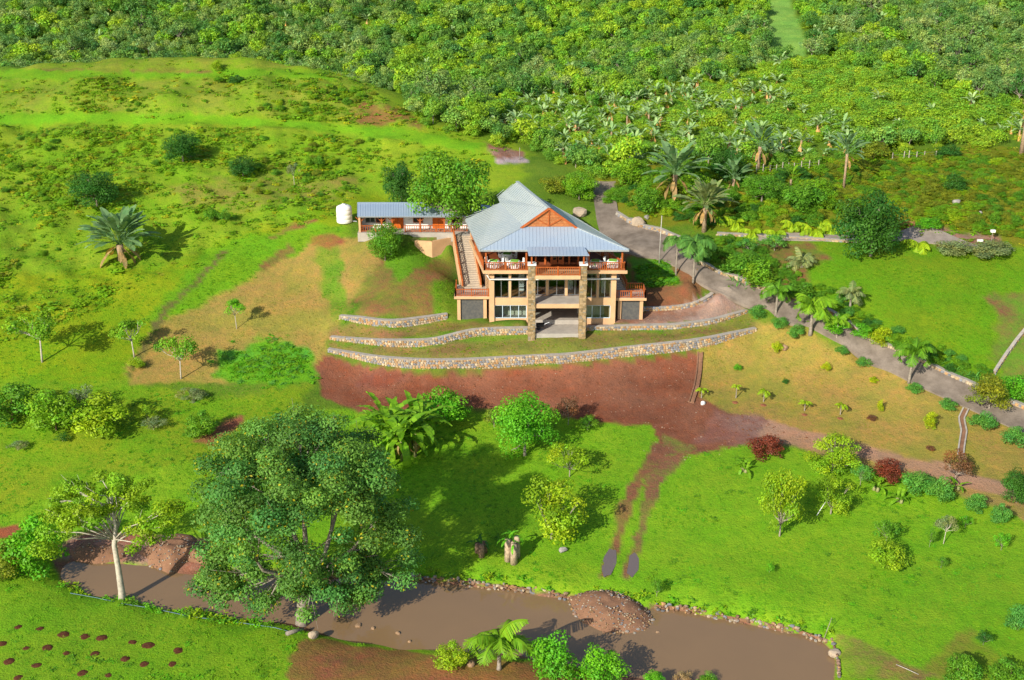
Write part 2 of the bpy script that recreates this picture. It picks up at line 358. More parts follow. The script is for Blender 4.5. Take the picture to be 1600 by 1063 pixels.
# ------------------------------------------------------------------ the ground: one sheet, soil and grass kinds as regions
REG = [  # polygon, colour A, colour B, soft edge px, edge raggedness px
 # whole left hill
 ([(-500,70),(560,70),(680,190),(830,230),(800,300),(560,330),(520,420),(400,480),(200,600),(-500,640)], (.155,.345,.012), (.210,.345,.018), 20, 10),
 ([(-500,205),(560,215),(620,280),(540,320),(420,350),(200,470),(0,520),(-500,560)], (.145,.345,.012), (.200,.335,.018), 20, 14),
 ([(-500,122),(540,124),(660,200),(500,180),(-500,176)], (.155,.325,.014), (.215,.300,.030), 8, 8),        # rough bank
 ([(-500,110),(120,108),(420,108),(520,116),(520,124),(420,119),(120,123),(-500,126)], (.125,.360,.012), (.155,.350,.012), 2, 2),
 ([(60,107),(330,107),(330,112),(60,112)], (.230,.140,.050), (.170,.270,.02), 2, 3),
 ([(-100,98),(150,90),(300,84),(480,96),(500,108),(-100,108)], (.160,.330,.012), (.230,.310,.03), 3, 3),
 ([(-500,178),(300,178),(640,203),(760,226),(740,236),(600,216),(450,200),(300,194),(120,193),(-500,196)], (.125,.370,.012), (.155,.370,.012), 2, 2),   # terrace track
 ([(560,160),(640,172),(655,200),(560,188)], (.250,.130,.050), (.200,.200,.03), 8, 8),
 ([(270,285),(560,275),(560,310),(380,330),(290,320)], (.150,.310,.012), (.235,.250,.045), 14, 10),
 # bright meadow on the left
 ([(-400,440),(230,420),(420,355),(560,300),(610,310),(550,345),(420,395),(300,470),(240,520),(180,600),(0,600),(-400,620)], (.150,.340,.008), (.235,.340,.010), 14, 6),
 ([(330,385),(480,350),(540,355),(480,385),(330,465),(250,505),(225,500)], (.115,.350,.010), (.15,.33,.010), 6, 4),
 # lower left meadow, lawn round the pond
 ([(-500,590),(200,600),(330,640),(560,640),(1060,650),(1180,690),(1480,760),(1700,830),(2200,1300),(-500,1300)], (.140,.390,.012), (.195,.395,.016), 8, 8),
 ([(-500,590),(200,600),(330,620),(480,600),(480,660),(300,720),(0,800),(-500,820)], (.130,.330,.010), (.210,.330,.015), 12, 8),
 # upper right slopes
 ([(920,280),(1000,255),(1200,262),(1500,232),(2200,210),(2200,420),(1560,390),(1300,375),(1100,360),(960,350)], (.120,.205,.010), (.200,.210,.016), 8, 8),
 ([(1120,365),(1560,390),(2200,400),(2200,640),(1600,600),(1500,580),(1380,530),(1240,450),(1120,400)], (.100,.290,.008), (.150,.280,.010), 8, 6),  # upper lawn: cloud shade painted in as darker greens
 ([(1110,385),(1260,375),(1290,400),(1260,420),(1270,470),(1220,460),(1150,420)], (.200,.100,.045), (.110,.230,.02), 10, 8),
 ([(1540,470),(1640,450),(1700,640),(1560,600)], (.200,.110,.050), (.110,.270,.02), 14, 10),
 ([(1420,345),(1560,372),(1560,390),(1480,385),(1410,360)], (.300,.210,.140), (.260,.110,.050), 5, 5),
 # drive side soil
 ([(960,380),(1060,400),(1110,450),(1060,490),(1003,488),(990,430)], (.210,.085,.040), (.170,.110,.045), 5, 5),
 ([(985,405),(1040,405),(1062,445),(1000,450)], (.075,.230,.030), (.090,.260,.02), 5, 4),
 ([(1003,502),(1095,470),(1130,455),(1172,482),(1120,503),(1003,512)], (.400,.350,.280), (.300,.230,.160), 4, 4),
 ([(1050,490),(1085,480),(1090,492),(1055,500)], (.170,.060,.03), (.2,.1,.05), 4, 3),
 # dry lawns
 ([(1094,548),(1182,500),(1250,512),(1420,595),(1560,655),(1640,700),(1640,800),(1500,745),(1250,690),(1120,645),(1082,632)], (.340,.250,.062), (.245,.265,.042), 6, 5),
 ([(1240,690),(1500,740),(1640,800),(1640,830),(1480,762),(1260,705)], (.250,.280,.04), (.300,.230,.08), 6, 5),
 ([(545,365),(610,385),(570,450),(530,492),(512,540),(500,570),(340,600),(200,600),(195,575),(245,508),(330,470),(480,385)], (.340,.250,.065), (.250,.265,.045), 7, 5),
 ([(498,378),(528,378),(545,480),(520,500),(508,470)], (.130,.290,.02), (.2,.27,.03), 7, 5),
 ([(600,395),(712,385),(718,495),(640,502),(545,497),(575,440)], (.230,.130,.050), (.150,.230,.025), 7, 8),
 ([(600,395),(660,370),(715,385),(660,410),(620,440),(600,420)], (.110,.310,.012), (.13,.3,.02), 7, 6),
 ([(675,440),(718,440),(718,490),(675,495)], (.110,.310,.012), (.15,.27,.02), 8, 6),
 ([(352,392),(358,394),(290,462),(262,492),(205,590),(196,592),(250,490),(285,455)], (.100,.150,.02), (.16,.14,.05), 2, 3),
 # lush patch
 ([(330,590),(345,548),(420,528),(480,545),(498,590),(440,606)], (.075,.330,.030), (.120,.360,.012), 6, 6),
 # terraces
 ([(518,500),(610,520),(700,505),(830,505),(830,515),(712,520),(610,535),(518,530)], (.230,.140,.060), (.180,.210,.035), 4, 5),
 ([(518,535),(676,548),(740,532),(910,520),(1060,519),(1170,490),(1182,514),(1067,534),(800,561),(667,566),(579,562),(514,548)], (.205,.140,.055), (.165,.205,.035), 4, 5),
 ([(1003,486),(1060,486),(1110,478),(1060,505),(910,512),(910,502)], (.230,.110,.055), (.3,.22,.15), 4, 4),
 # red earth
 ([(500,555),(592,574),(667,584),(800,578),(978,562),(1096,549),(1090,625),(1130,642),(1210,662),(1230,680),(1170,692),(1120,702),(1068,716),(1040,740),(1000,720),(1030,690),(1020,664),(930,662),(880,650),(760,640),(560,642),(510,625),(490,590)], (.178,.068,.032), (.240,.112,.058), 4, 4),
 ([(1110,640),(1180,652),(1230,678),(1150,696),(1085,690)], (.260,.170,.120), (.230,.110,.070), 10, 6),
 ([(560,580),(640,585),(600,610),(550,600)], (.190,.120,.090), (.2,.075,.04), 10, 5),
 ([(1040,680),(1090,700),(1040,745),(1012,800),(1000,840),(985,905),(975,905),(988,830),(1000,780),(1015,730)], (.215,.120,.060), (.170,.270,.03), 5, 4),
 ([(1020,690),(1050,700),(1000,760),(975,815),(965,860),(955,905),(938,905),(955,850),(960,800),(985,750)], (.215,.105,.055), (.200,.210,.04), 5, 4),
 ([(1200,655),(1300,685),(1420,715),(1520,742),(1640,775),(1640,795),(1500,760),(1400,730),(1290,705),(1180,690)], (.370,.250,.150), (.320,.220,.110), 4, 4),
 ([(460,1005),(480,995),(560,1008),(690,1020),(830,1035),(1000,1075),(1000,1300),(420,1300)], (.290,.120,.055), (.230,.190,.04), 4, 5),
 # small bare patches
 ([(485,372),(520,366),(545,372),(520,386),(490,384)], (.280,.100,.050), (.22,.2,.03), 4, 4),
 ([(420,372),(450,350),(500,342),(505,347),(455,358),(425,378)], (.250,.100,.050), (.18,.22,.03), 2, 3),
 ([(405,415),(450,384),(460,390),(415,425)], (.190,.120,.040), (.15,.2,.03), 3, 3),
 ([(300,690),(350,655),(385,645),(380,665),(330,695)], (.270,.110,.055), (.25,.17,.05), 4, 4),
 ([(-100,830),(30,820),(40,838),(-100,850)], (.300,.110,.045), (.25,.1,.05), 3, 3),
 ([(85,850),(160,830),(260,835),(330,840),(335,892),(265,896),(200,880),(88,880)], (.250,.120,.070), (.330,.250,.170), 6, 6),
 ([(760,225),(815,238),(820,252),(780,252)], (.220,.100,.050), (.28,.2,.14), 3, 4),
 ([(770,247),(820,247),(828,254),(772,256)], (.420,.400,.370), (.3,.28,.26), 2, 2),
 ([(1515,980),(1600,1060),(1400,1063),(1440,1050)], (.200,.250,.03), (.15,.35,.01), 14, 8),
 ([(1300,995),(1315,985),(1420,1040),(1480,1063),(1320,1063)], (.230,.160,.06), (.150,.330,.015), 6, 6),
 # pond banks and bed
 ([(85,876),(270,890),(420,892),(560,899),(640,901),(760,914),(890,931),(1010,947),(1110,960),(1240,986),(1290,1004),(1302,1030),(1300,1100),(1010,1080),(920,1048),(800,1026),(560,1004),(480,988),(430,974),(300,956),(190,935),(95,914)], (.200,.105,.060), (.260,.160,.090), 3, 2),
]
def build_ground():
    uu, vv = proj(GX, GY, GZ)
    j1 = vnoise(GX, GY, 3.5, 21); j2 = vnoise(GX, GY, 1.1, 22); j3 = vnoise(GX, GY, 3.5, 23); j4 = vnoise(GX, GY, 1.1, 24)
    n = GX.shape
    cA = np.empty(n + (3,)); cB = np.empty(n + (3,))
    cA[:] = (.080, .190, .012); cB[:] = (.12, .23, .02)
    far = (GY > 330)
    cA[far] = (.05, .12, .015)
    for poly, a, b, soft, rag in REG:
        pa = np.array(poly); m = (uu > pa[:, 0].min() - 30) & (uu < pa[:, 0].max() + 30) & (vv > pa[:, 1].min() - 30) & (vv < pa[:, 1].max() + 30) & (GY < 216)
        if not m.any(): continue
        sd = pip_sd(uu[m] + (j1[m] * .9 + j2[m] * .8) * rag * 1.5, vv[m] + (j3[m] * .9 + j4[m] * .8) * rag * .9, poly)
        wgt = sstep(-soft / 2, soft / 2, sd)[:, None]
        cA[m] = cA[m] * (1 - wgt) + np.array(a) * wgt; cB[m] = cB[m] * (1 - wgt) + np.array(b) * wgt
    # forest clearing
    sd = pip_sd(uu, vv, [(1188,2),(1232,-4),(1262,70),(1258,92),(1205,84)]); wgt = sstep(-3, 3, sd)[..., None] * (GY > 200)[..., None]
    cA = cA * (1 - wgt) + np.array((.16, .40, .06)) * wgt; cB = cB * (1 - wgt) + np.array((.2, .42, .07)) * wgt
    cA *= np.array((1., .86, .95)); cB *= np.array((1., .86, .95))
    nr, npH = n
    V = np.stack([GX, GY, GZ], 2).reshape(-1, 3)
    i = np.arange(nr - 1)[:, None] * npH + np.arange(npH - 1)[None]
    Fq = np.stack([i, i + npH, i + npH + 1, i + 1], 2).reshape(-1, 4)[:, ::-1]
    me = bpy.data.meshes.new('ground')
    me.vertices.add(len(V)); me.loops.add(Fq.size); me.polygons.add(len(Fq))
    me.vertices.foreach_set('co', V.astype(np.float32).ravel()); me.loops.foreach_set('vertex_index', Fq.astype(np.int32).ravel())
    me.polygons.foreach_set('loop_start', np.arange(0, Fq.size, 4, dtype=np.int32)); me.polygons.foreach_set('use_smooth', np.ones(len(Fq), bool))
    for nm, c in (('colA', cA), ('colB', cB)):
        a = me.color_attributes.new(nm, 'FLOAT_COLOR', 'POINT'); d = np.ones((len(V), 4), np.float32); d[:, :3] = c.reshape(-1, 3); a.data.foreach_set('color', d.ravel())
    me.update(calc_edges=True)
    m, t, b = nodes('ground_soil_and_grass')
    geo = nd(t, 'ShaderNodeNewGeometry'); pos = geo.outputs['Position']
    A_ = nd(t, 'ShaderNodeAttribute', attribute_name='colA').outputs[0]; B_ = nd(t, 'ShaderNodeAttribute', attribute_name='colB').outputs[0]
    n1 = noise(t, .16, 5, .65, vec=pos); n2 = noise(t, 1.1, 5, .7, vec=pos); n3 = noise(t, 5.5, 3, .7, vec=pos); n4 = noise(t, .045, 3, .5, vec=pos); n5 = noise(t, .42, 6, .75, vec=pos)
    o = mixc(t, A_, B_, ramp(t, n1.outputs[0], .38, .62))
    o = mixc(t, o, B_, ramp(t, n2.outputs[0], .5, .68, 0, .7))
    o = mixc(t, o, (.62, .66, .7), ramp(t, n3.outputs[0], .48, .74, 0, .75), 'MULTIPLY')
    o = mixc(t, o, (1.30, 1.18, 1.0), ramp(t, n2.outputs[0], .5, .3, 0, .8), 'MULTIPLY')
    o = mixc(t, o, (.70, .80, .85), ramp(t, n5.outputs[0], .52, .66, 0, .75), 'MULTIPLY')
    o = mixc(t, o, (1.22, 1.06, 1.0), ramp(t, n5.outputs[0], .47, .34, 0, .8), 'MULTIPLY')
    o = mixc(t, o, (.80, .84, .9), ramp(t, n4.outputs[0], .45, .65, 0, .8), 'MULTIPLY')
    t.links.new(o, b.inputs['Base Color']); b.inputs['Roughness'].default_value = .95; b.inputs['Specular IOR Level'].default_value = .08
    ad = nd(t, 'ShaderNodeMath', operation='ADD'); t.links.new(n2.outputs[0], ad.inputs[0]); t.links.new(n3.outputs[0], ad.inputs[1])
    bump(t, b, ad.outputs[0], .55, .22)
    tag(mesh_obj('ground', me, m), kind='structure')
    return cA.copy(), uu, vv
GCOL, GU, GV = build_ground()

# ------------------------------------------------------------------ water
def water_mat(name, c, rough):
    m, t, b = nodes(name); n = noise(t, .12, 3, coord='Object'); n2 = noise(t, 2.2, 3)
    t.links.new(mixc(t, c, (c[0] * .78, c[1] * .8, c[2] * .85), n.outputs[0]), b.inputs['Base Color'])
    b.inputs['Roughness'].default_value = rough; b.inputs['IOR'].default_value = 1.42; b.inputs['Specular IOR Level'].default_value = .6
    bump(t, b, n2.outputs[0], .10, .03); return m
pond_px = [(60,870),(270,872),(430,872),(640,876),(760,886),(890,902),(1010,918),(1110,932),(1240,955),(1316,985),(1330,1040),(1330,1130),(1010,1130),(900,1070),(800,1045),(560,1022),(470,1005),(430,994),(300,976),(190,955),(60,925)]
m = MB(); pp = [P(u, v, WATER) for u, v in pond_px]; m.add(pp, [tuple(range(len(pp)))[::-1]])
tag(m.build('pond_water', water_mat('muddy_water', (.250, .155, .076), .015)), kind='structure')
for k, px in enumerate([[(944,870),(952,858),(962,860),(963,880),(955,898),(943,902),(940,890)], [(984,868),(992,864),(999,872),(997,890),(988,902),(980,896)]]):
    z = -8.1
    cen = P(*np.mean(px, axis=0), z); ring = [P(u, v, z) for u, v in px]
    fine = []
    for i in range(len(ring)):
        a, b2 = ring[i], ring[(i + 1) % len(ring)]
        for s in (0, .5): fine.append(a * (1 - s) + b2 * s + np.array([rnd.uniform(-.05, .05), rnd.uniform(-.1, .1), 0]))
    mb = MB().add(fine, [tuple(range(len(fine)))[::-1]])
    tag(mb.build('rut_water', water_mat('rut_water_%d' % k, (.17, .13, .115), .02)), kind='structure')

# ------------------------------------------------------------------ the drive and upper path
def strip(name, left, right, mat, lift=.07, n=90, m_=7, thick=True):
    def res(px):
        q = np.array([G(u, v) for u, v in px]); s = np.r_[0, np.cumsum(np.linalg.norm(np.diff(q, axis=0), axis=1))]
        t = np.linspace(0, s[-1], n); return np.stack([np.interp(t, s, q[:, i]) for i in range(3)], 1)
    if len(left) == len(right):
        a_ = np.array([G(u, v) for u, v in left]); b_ = np.array([G(u, v) for u, v in right]); c_ = (a_ + b_) / 2
        s = np.r_[0, np.cumsum(np.linalg.norm(np.diff(c_, axis=0), axis=1))]; t = np.linspace(0, s[-1], n)
        L, Rr = (np.stack([np.interp(t, s, q[:, i]) for i in range(3)], 1) for q in (a_, b_))
        for q in (L, Rr):
            for _ in range(4): q[1:-1] = (q[:-2] + 2 * q[1:-1] + q[2:]) / 4
    else: L, Rr = res(left), res(right)
    mb = MB()
    ww = np.linspace(0, 1, m_); vs = []
    for i in range(n):
        for k in ww:
            p = L[i] * (1 - k) + Rr[i] * k
            g = max(float(gz(p[0] + dx, p[1] + dy)) for dx, dy in ((0, 0), (.3, 0), (-.3, 0), (0, .3), (0, -.3)))
            vs.append([p[0], p[1], max(g, p[2]) + lift])
    vs = np.array(vs).reshape(n, m_, 3); z = vs[:, :, 2]
    for _ in range(3):
        zz = z.copy(); zz[1:-1] = np.maximum((z[:-2] + z[1:-1] + z[2:]) / 3, z[1:-1] - .04); z[:] = zz
    vs[:, :, 2] = z
    fs = [(i*m_+k, i*m_+k+1, (i+1)*m_+k+1, (i+1)*m_+k) for i in range(n-1) for k in range(m_-1)]
    mb.add(vs.reshape(-1, 3), fs)
    if thick:   # slab sides
        for k in (0, m_ - 1):
            a = vs[:, k]; bq = a.copy(); bq[:, 2] -= .35
            mb.add(np.vstack([a, bq]), [(i, i+1, n+i+1, n+i) for i in range(n-1)])
    o = mb.build(name, mat, smooth=False); tag(o, kind='structure'); return vs
asph = plain('worn_asphalt', (.250, .205, .165), .95, .16, .55, .1, c2=(.135, .108, .085), bmp=.4)
DRL = [(926,285),(928,315),(932,345),(940,374),(955,394),(1000,404),(1050,414),(1085,439),(1130,462),(1180,485),(1240,510),(1330,552),(1420,598),(1500,634),(1600,678),(1700,722)]
DRR = [(962,285),(962,312),(966,336),(1000,354),(1050,365),(1072,384),(1084,405),(1110,424),(1152,440),(1200,459),(1255,483),(1342,525),(1424,562),(1512,603),(1604,645),(1704,692)]
DR = strip('driveway', DRL, DRR, asph, n=170, m_=11)
UP = strip('upper_path', [(1180,376),(1300,378),(1420,378),(1470,383),(1545,392)], [(1180,366),(1300,368),(1400,366),(1430,352),(1470,362)], plain('grey_path', (.300,.250,.210), .9, .15, 1), n=50, m_=4)

# ------------------------------------------------------------------ stone work
STONE_COLS = [(.50,.36,.20),(.52,.30,.13),(.40,.36,.30),(.30,.30,.31),(.58,.46,.30),(.45,.27,.13),(.24,.25,.28),(.55,.42,.27)]
stone_m = attr_mat('field_stone', 'tint'); mortar_m = plain('pale_mortar', (.36,.28,.20), .9, .15, 2); cap_m = plain('grey_capping', (.40,.36,.31), .85, .15, 2)
def stone_bits(mb, c, ux, uy, nrm, rx, ry, depth, rg):
    k = rg.randint(6, 8); col = rg.choice(STONE_COLS); f = rg.uniform(.6, 1.0); col = tuple(x * f for x in col)
    a0 = rg.random() * 6.28; ring0 = []; ring1 = []
    for i in range(k):
        a = a0 + 6.283 * i / k + rg.uniform(-.15, .15); e = rg.uniform(.88, 1.1)
        ring0.append(c + ux * math.cos(a) * rx * e + uy * math.sin(a) * ry * e)
        ring1.append(c + ux * math.cos(a) * rx * e * .72 + uy * math.sin(a) * ry * e * .72 + nrm * depth)
    mb.add(ring0 + ring1, [tuple(range(k, 2*k))] + [(i, (i+1) % k, k + (i+1) % k, k + i) for i in range(k)], col)
def stone_wall(base, hh, label, thick=.5, cap=True, sink=.5, size=.17, group=None, grow=.06):
    o = empty('stone_wall', base[len(base)//2]); tag(o, label, 'wall', group, 'thing')
    n = len(base); t = np.gradient(base[:, :2], axis=0); t /= np.linalg.norm(t, axis=1)[:, None]
    nr = np.stack([-t[:, 1], t[:, 0], np.zeros(n)], 1); rg = random.Random(len(base) * 7 + int(base[0][0] * 10))
    def ring(off, dz): return base + nr * off + np.stack([np.zeros(n), np.zeros(n), dz], 1)
    zero = np.zeros(n)
    def sweep(name, mat, offs):
        vs = np.stack(offs, 1).reshape(-1, 3); k = len(offs)
        fs = [(i*k+j, i*k+(j+1) % k, (i+1)*k+(j+1) % k, (i+1)*k+j) for i in range(n-1) for j in range(k)]
        fs += [tuple(range(k))[::-1], tuple((n-1)*k + j for j in range(k))]
        return MB().add(vs, [f[::-1] for f in fs]).build(name, mat, o)
    sweep('wall_core', mortar_m, [ring(.04, zero - sink), ring(thick, zero - sink), ring(thick, hh), ring(.04, hh)])
    if cap: sweep('capping', cap_m, [ring(-.03, hh), ring(thick + .05, hh), ring(thick + .05, hh + grow), ring(-.03, hh + grow)])
    mb = MB(); s = np.r_[0, np.cumsum(np.linalg.norm(np.diff(base[:, :2], axis=0), axis=1))]
    row = 0; zr = -.1
    while zr < hh.max():
        x = rg.random() * size
        while x < s[-1]:
            h = float(np.interp(x, s, hh))
            if zr + size * .5 < h:
                bp = np.array([np.interp(x, s, base[:, i]) for i in range(3)]); tt = np.array([np.interp(x, s, t[:, 0]), np.interp(x, s, t[:, 1]), 0]); tt /= np.linalg.norm(tt)
                nn = np.array([tt[1], -tt[0], 0]); rx = size * rg.uniform(.75, 1.35)
                stone_bits(mb, bp - nn * .045 + np.array([0, 0, zr + size * rg.uniform(.35, .65)]), tt, np.array([0, 0, 1.]), nn, rx, size * rg.uniform(.75, 1.1), .085, rg)
                x += rx * 1.85
            else: x += size
        zr += size * 1.65; row += 1
    q = mb.build('stones', stone_m, o); q['kind'] = 'stuff'
    return o
for k, lab in (('top_left', 'short curved stone retaining wall on the bare slope left of the house'),
               ('mid_left', 'curving rubble stone retaining wall running into the left stone pillar of the house'),
               ('mid_right', 'low stone retaining wall edging the gravel terrace right of the house'),
               ('low', 'longest and lowest curved stone retaining wall above the red earth'),
               ('top_right', 'low stone edging wall below the soil bed beside the right terrace')):
    b_, h_, _s = wall_line(k); stone_wall(b_, h_, lab)
def px_wall(px, h, lab, size=.22, thick=.45, lift=0, flip=False):
    q = np.array([G(u, v) for u, v in px]); s = np.r_[0, np.cumsum(np.linalg.norm(np.diff(q, axis=0), axis=1))]
    tt = np.linspace(0, s[-1], max(6, int(s[-1] / .9))); q = np.stack([np.interp(tt, s, q[:, i]) for i in range(3)], 1)
    q[:, 2] = gz(q[:, 0], q[:, 1])
    return stone_wall(q, np.full(len(q), h), lab, thick, True, .6, size)
px_wall([(1090,414),(1130,433),(1190,455),(1250,481),(1340,523),(1420,560),(1510,602),(1600,642),(1660,670)], .55, 'long low stone kerb wall along the upper side of the drive', .2)
px_wall([(962,338),(985,353),(1030,364),(1064,379),(1078,397)], .6, 'curved stone planter wall at the bend of the drive by the boulders')
px_wall([(1120,368),(1200,372),(1300,378),(1345,380)], .32, 'low dark stone wall below the ferns above the drive')
px_wall([(1556,585),(1572,560),(1590,535),(1620,500)], .35, 'pale stone gutter wall descending the right edge of the upper lawn', .18, .3)

# ------------------------------------------------------------------ the house
beige = plain('ochre_render', (.64,.40,.215), .85, .10, .6, .2); wood = plain('orange_wood', (.43,.105,.022), .5, .18, 2.5, .35)
dark_wood = plain('red_brown_wood', (.22,.060,.020), .6, .2, 2); white = plain('white_paint', (.80,.79,.75), .6, .05, 1)
slate = plain('dark_slate_cladding', (.070,.072,.075), .8, .25, 3, c2=(.12,.115,.10)); deck_m = plain('grey_concrete', (.42,.38,.33), .85, .12, 1)
pillar_m = plain('olive_stone_cladding', (.17,.125,.055), .8, .25, 6, c2=(.25,.20,.10), bmp=.6); floor_m = plain('red_timber_floor', (.42,.18,.08), .35, .15, 1.5, .5)
pale_int = plain('pale_interior_plaster', (.62,.57,.46), .9, .05, 1); tread_m = plain('pale_step_stone', (.50,.42,.32), .85, .12, 2)
alu = plain('grey_aluminium', (.30,.31,.33), .4, .05, 2, .5, .6); blue_alu = plain('pale_blue_aluminium', (.55,.68,.78), .4, .05, 2, .5)
def glass_mat():
    m = bpy.data.materials.new('window_glass'); m.use_nodes = True; t = m.node_tree; t.nodes.clear()
    out = nd(t, 'ShaderNodeOutputMaterial'); mx = nd(t, 'ShaderNodeMixShader'); tr = nd(t, 'ShaderNodeBsdfTransparent'); gl = nd(t, 'ShaderNodeBsdfGlossy')
    tr.inputs[0].default_value = (.80, .86, .86, 1); gl.inputs['Roughness'].default_value = .03; mx.inputs[0].default_value = .045; t.links.new(tr.outputs[0], mx.inputs[1]); t.links.new(gl.outputs[0], mx.inputs[2]); t.links.new(mx.outputs[0], out.inputs[0]); return m
glass = glass_mat()
def roof_mat(name, c, c2):
    m, t, b = nodes(name); n = noise(t, .25, 4); n2 = noise(t, 3, 3)
    o = mixc(t, c, c2, ramp(t, n.outputs[0], .35, .65)); o = mixc(t, o, (.42,.33,.22), ramp(t, n2.outputs[0], .62, .85, 0, .25))
    t.links.new(o, b.inputs['Base Color']); b.inputs['Roughness'].default_value = .42; b.inputs['Metallic'].default_value = .25; b.inputs['Specular IOR Level'].default_value = .4; return m
roof_m = roof_mat('weathered_grey_sheet', (.40,.46,.47), (.46,.50,.49)); roof_b = roof_mat('blue_grey_sheet', (.35,.44,.55), (.40,.48,.56))

def railing(parent, path, h=.95, gap=.24, mat=None, lift=.0):
    mat = mat or wood; mb = MB(); path = [np.array(p, float) + (0, 0, lift) for p in path]
    for a, b in zip(path[:-1], path[1:]):
        up = np.array([0, 0, 1.])
        mb.bar(a + up * h, b + up * h, .12, .09); mb.bar(a + up * .12, b + up * .12, .08, .08)
        L = np.linalg.norm(b - a); k = max(1, int(round(L / 2.2)))
        for i in range(k + 1):
            p = a + (b - a) * i / k; mb.box(p - (.075, .075, .0), p + (.075, .075, h + .1))
    r = mb.build('railing', mat, parent); org = parent_world(parent)
    bal = MB().box((-.035, -.035, .15), (.035, .035, h - .04)).mesh('baluster')
    for a, b in zip(path[:-1], path[1:]):
        L = np.linalg.norm(b - a); k = max(2, int(L / gap))
        for i in range(1, k): mesh_obj('baluster', bal, mat, r, loc=a + (b - a) * i / k - org)
    return r
def window(parent, x0, x1, y, z0, z1, cuts, fm, fw=.07, transom=None, name='window'):
    """frame + one pane per opening, facing the viewer at depth y"""
    f = MB(); f.box((x0, y - .06, z0), (x1, y + .06, z0 + fw)); f.box((x0, y - .06, z1 - fw), (x1, y + .06, z1))
    xs = [x0] + cuts + [x1]
    for x in xs: f.box((x - fw / 2, y - .065, z0 + fw), (x + fw / 2, y + .065, z1 - fw))
    if transom: f.box((x0, y - .05, transom), (x1, y + .05, transom + fw))
    o = f.build(name, fm, parent); org = parent_world(parent)
    for a, b in zip(xs[:-1], xs[1:]):
        B('pane', glass, o, ((a + fw / 2, y - .012, z0 + fw), (b - fw / 2, y + .012, z1 - fw)))
    return o
def house():
    H0 = np.array([5., 141., 0.]); o = empty('hillside_house', H0)
    tag(o, 'large three storey ochre house with broad grey metal roof and wooden balconies', 'house')
    # --- shell: plan narrows towards the back
    FLc, FRc, BRc, BLc = (-2.6, 138.4), (12.55, 138.4), (7.4, 150.), (-4.4, 149.5)
    def wallseg(a, b, z0, z1, th=.25):
        a = np.array(a); b = np.array(b); d = (b - a) / np.linalg.norm(b - a); n = np.array([-d[1], d[0]]) * th
        return [tuple(a), tuple(b), tuple(b + n), tuple(a + n)], z0, z1
    mb = MB()
    mb.prism(*wallseg(FRc, BRc, -.6, 6.5)); mb.prism(*wallseg(BRc, BLc, -.6, 9.4)); mb.prism(*wallseg(BLc, FLc, -.6, 6.5))
    mb.build('side_wall', beige, o)
    # dark cladding panels on the left flank
    d = np.array(FLc) - np.array(BLc); L = np.linalg.norm(d); d /= L; n = np.array([d[1], -d[0]])
    for s0, s1 in ((1.2, 3.6), (4.3, 7.2)):
        a = np.array(FLc) - d * s0; b = np.array(FLc) - d * s1
        MB().prism([tuple(a), tuple(b), tuple(b + n * -.06), tuple(a + n * -.06)], .3, 6.2).build('cladding_panel', slate, o)
    # floors
    body = [FLc, FRc, BRc, BLc]; inb = [(-2.3, 138.7), (12.2, 138.7), (7.2, 149.7), (-4.1, 149.2)]
    MB().prism([(-2.4, 138.66), (12.35, 138.66), (7.3, 149.8), (-4.2, 149.3)], -1.2, .1).build('ground_slab', deck_m, o)
    MB().prism(inb, 2.55, 3.02).build('first_floor', floor_m, o)
    deck = [(-3.45, 137.35), (13.75, 137.35), (7.9, 150.6), (-5.5, 149.9)]
    MB().prism(deck, 6.52, 6.92).build('upper_deck', beige, o)
    MB().prism([(-3.2, 137.6), (13.3, 137.6), (7.6, 150.3), (-5.2, 149.6)], 6.92, 6.96).build('deck_boards', dark_wood, o)
    # front frame
    for x0, x1 in ((-2.75, -2.15), (11.95, 12.55)): B('column', beige, o, ((x0, 138.2, -.9), (x1, 138.75, 6.52)))
    B('front_wall', beige, o, ((-2.15, 138.4, -.9), (2.0, 138.65, .42)), ((-2.15, 138.36, 2.15), (2.0, 138.7, 3.1)), ((8.75, 138.4, -.9), (11.95, 138.65, .42)), ((8.75, 138.36, 2.15), (11.95, 138.7, 3.1)), ((-2.15, 138.38, 6.2), (11.95, 138.72, 6.515)))
    for x in (-.25, 10.35): B('mullion_post', beige, o, ((x - .14, 138.33, 3.1), (x + .14, 138.66, 6.2)))
    for x in (2.0, 8.7): B('inner_column', beige, o, ((x - .22, 138.1, -.9), (x + .22, 138.8, 6.5)))
    window(o, -2.12, -.42, 138.5, 3.12, 6.18, [-1.3], alu, transom=5.55); window(o, -.08, 1.75, 138.5, 3.12, 6.18, [.85], alu, transom=5.55)
    window(o, 8.95, 10.18, 138.5, 3.12, 6.18, [9.6], alu, transom=5.55); window(o, 10.52, 11.92, 138.5, 3.12, 6.18, [11.2], alu, transom=5.55)
    window(o, -2.12, 1.75, 138.5, .44, 2.13, [-1.15, -.2, .8], blue_alu); window(o, 8.95, 11.92, 138.5, .44, 2.13, [9.75, 10.75], blue_alu)
    # central bay: glazed doors on the first floor, open hall below
    for x in (4.25, 6.55): B('mullion_post', beige, o, ((x - .16, 138.33, 3.42), (x + .16, 138.66, 6.2)))
    window(o, 2.25, 4.07, 138.5, 3.42, 6.18, [3.1], alu, transom=5.7, name='glazed_door'); window(o, 4.43, 6.37, 138.5, 3.42, 6.18, [5.4], alu, transom=5.7, name='glazed_door'); window(o, 6.73, 8.45, 138.5, 3.42, 6.18, [7.6], alu, transom=5.7, name='glazed_door')
    B('balcony_slab', beige, o, ((1.95, 135.45, 2.85), (8.85, 138.3, 3.36))); B('balcony_floor', deck_m, o, ((2.05, 135.55, 3.36), (8.75, 138.3, 3.4)))
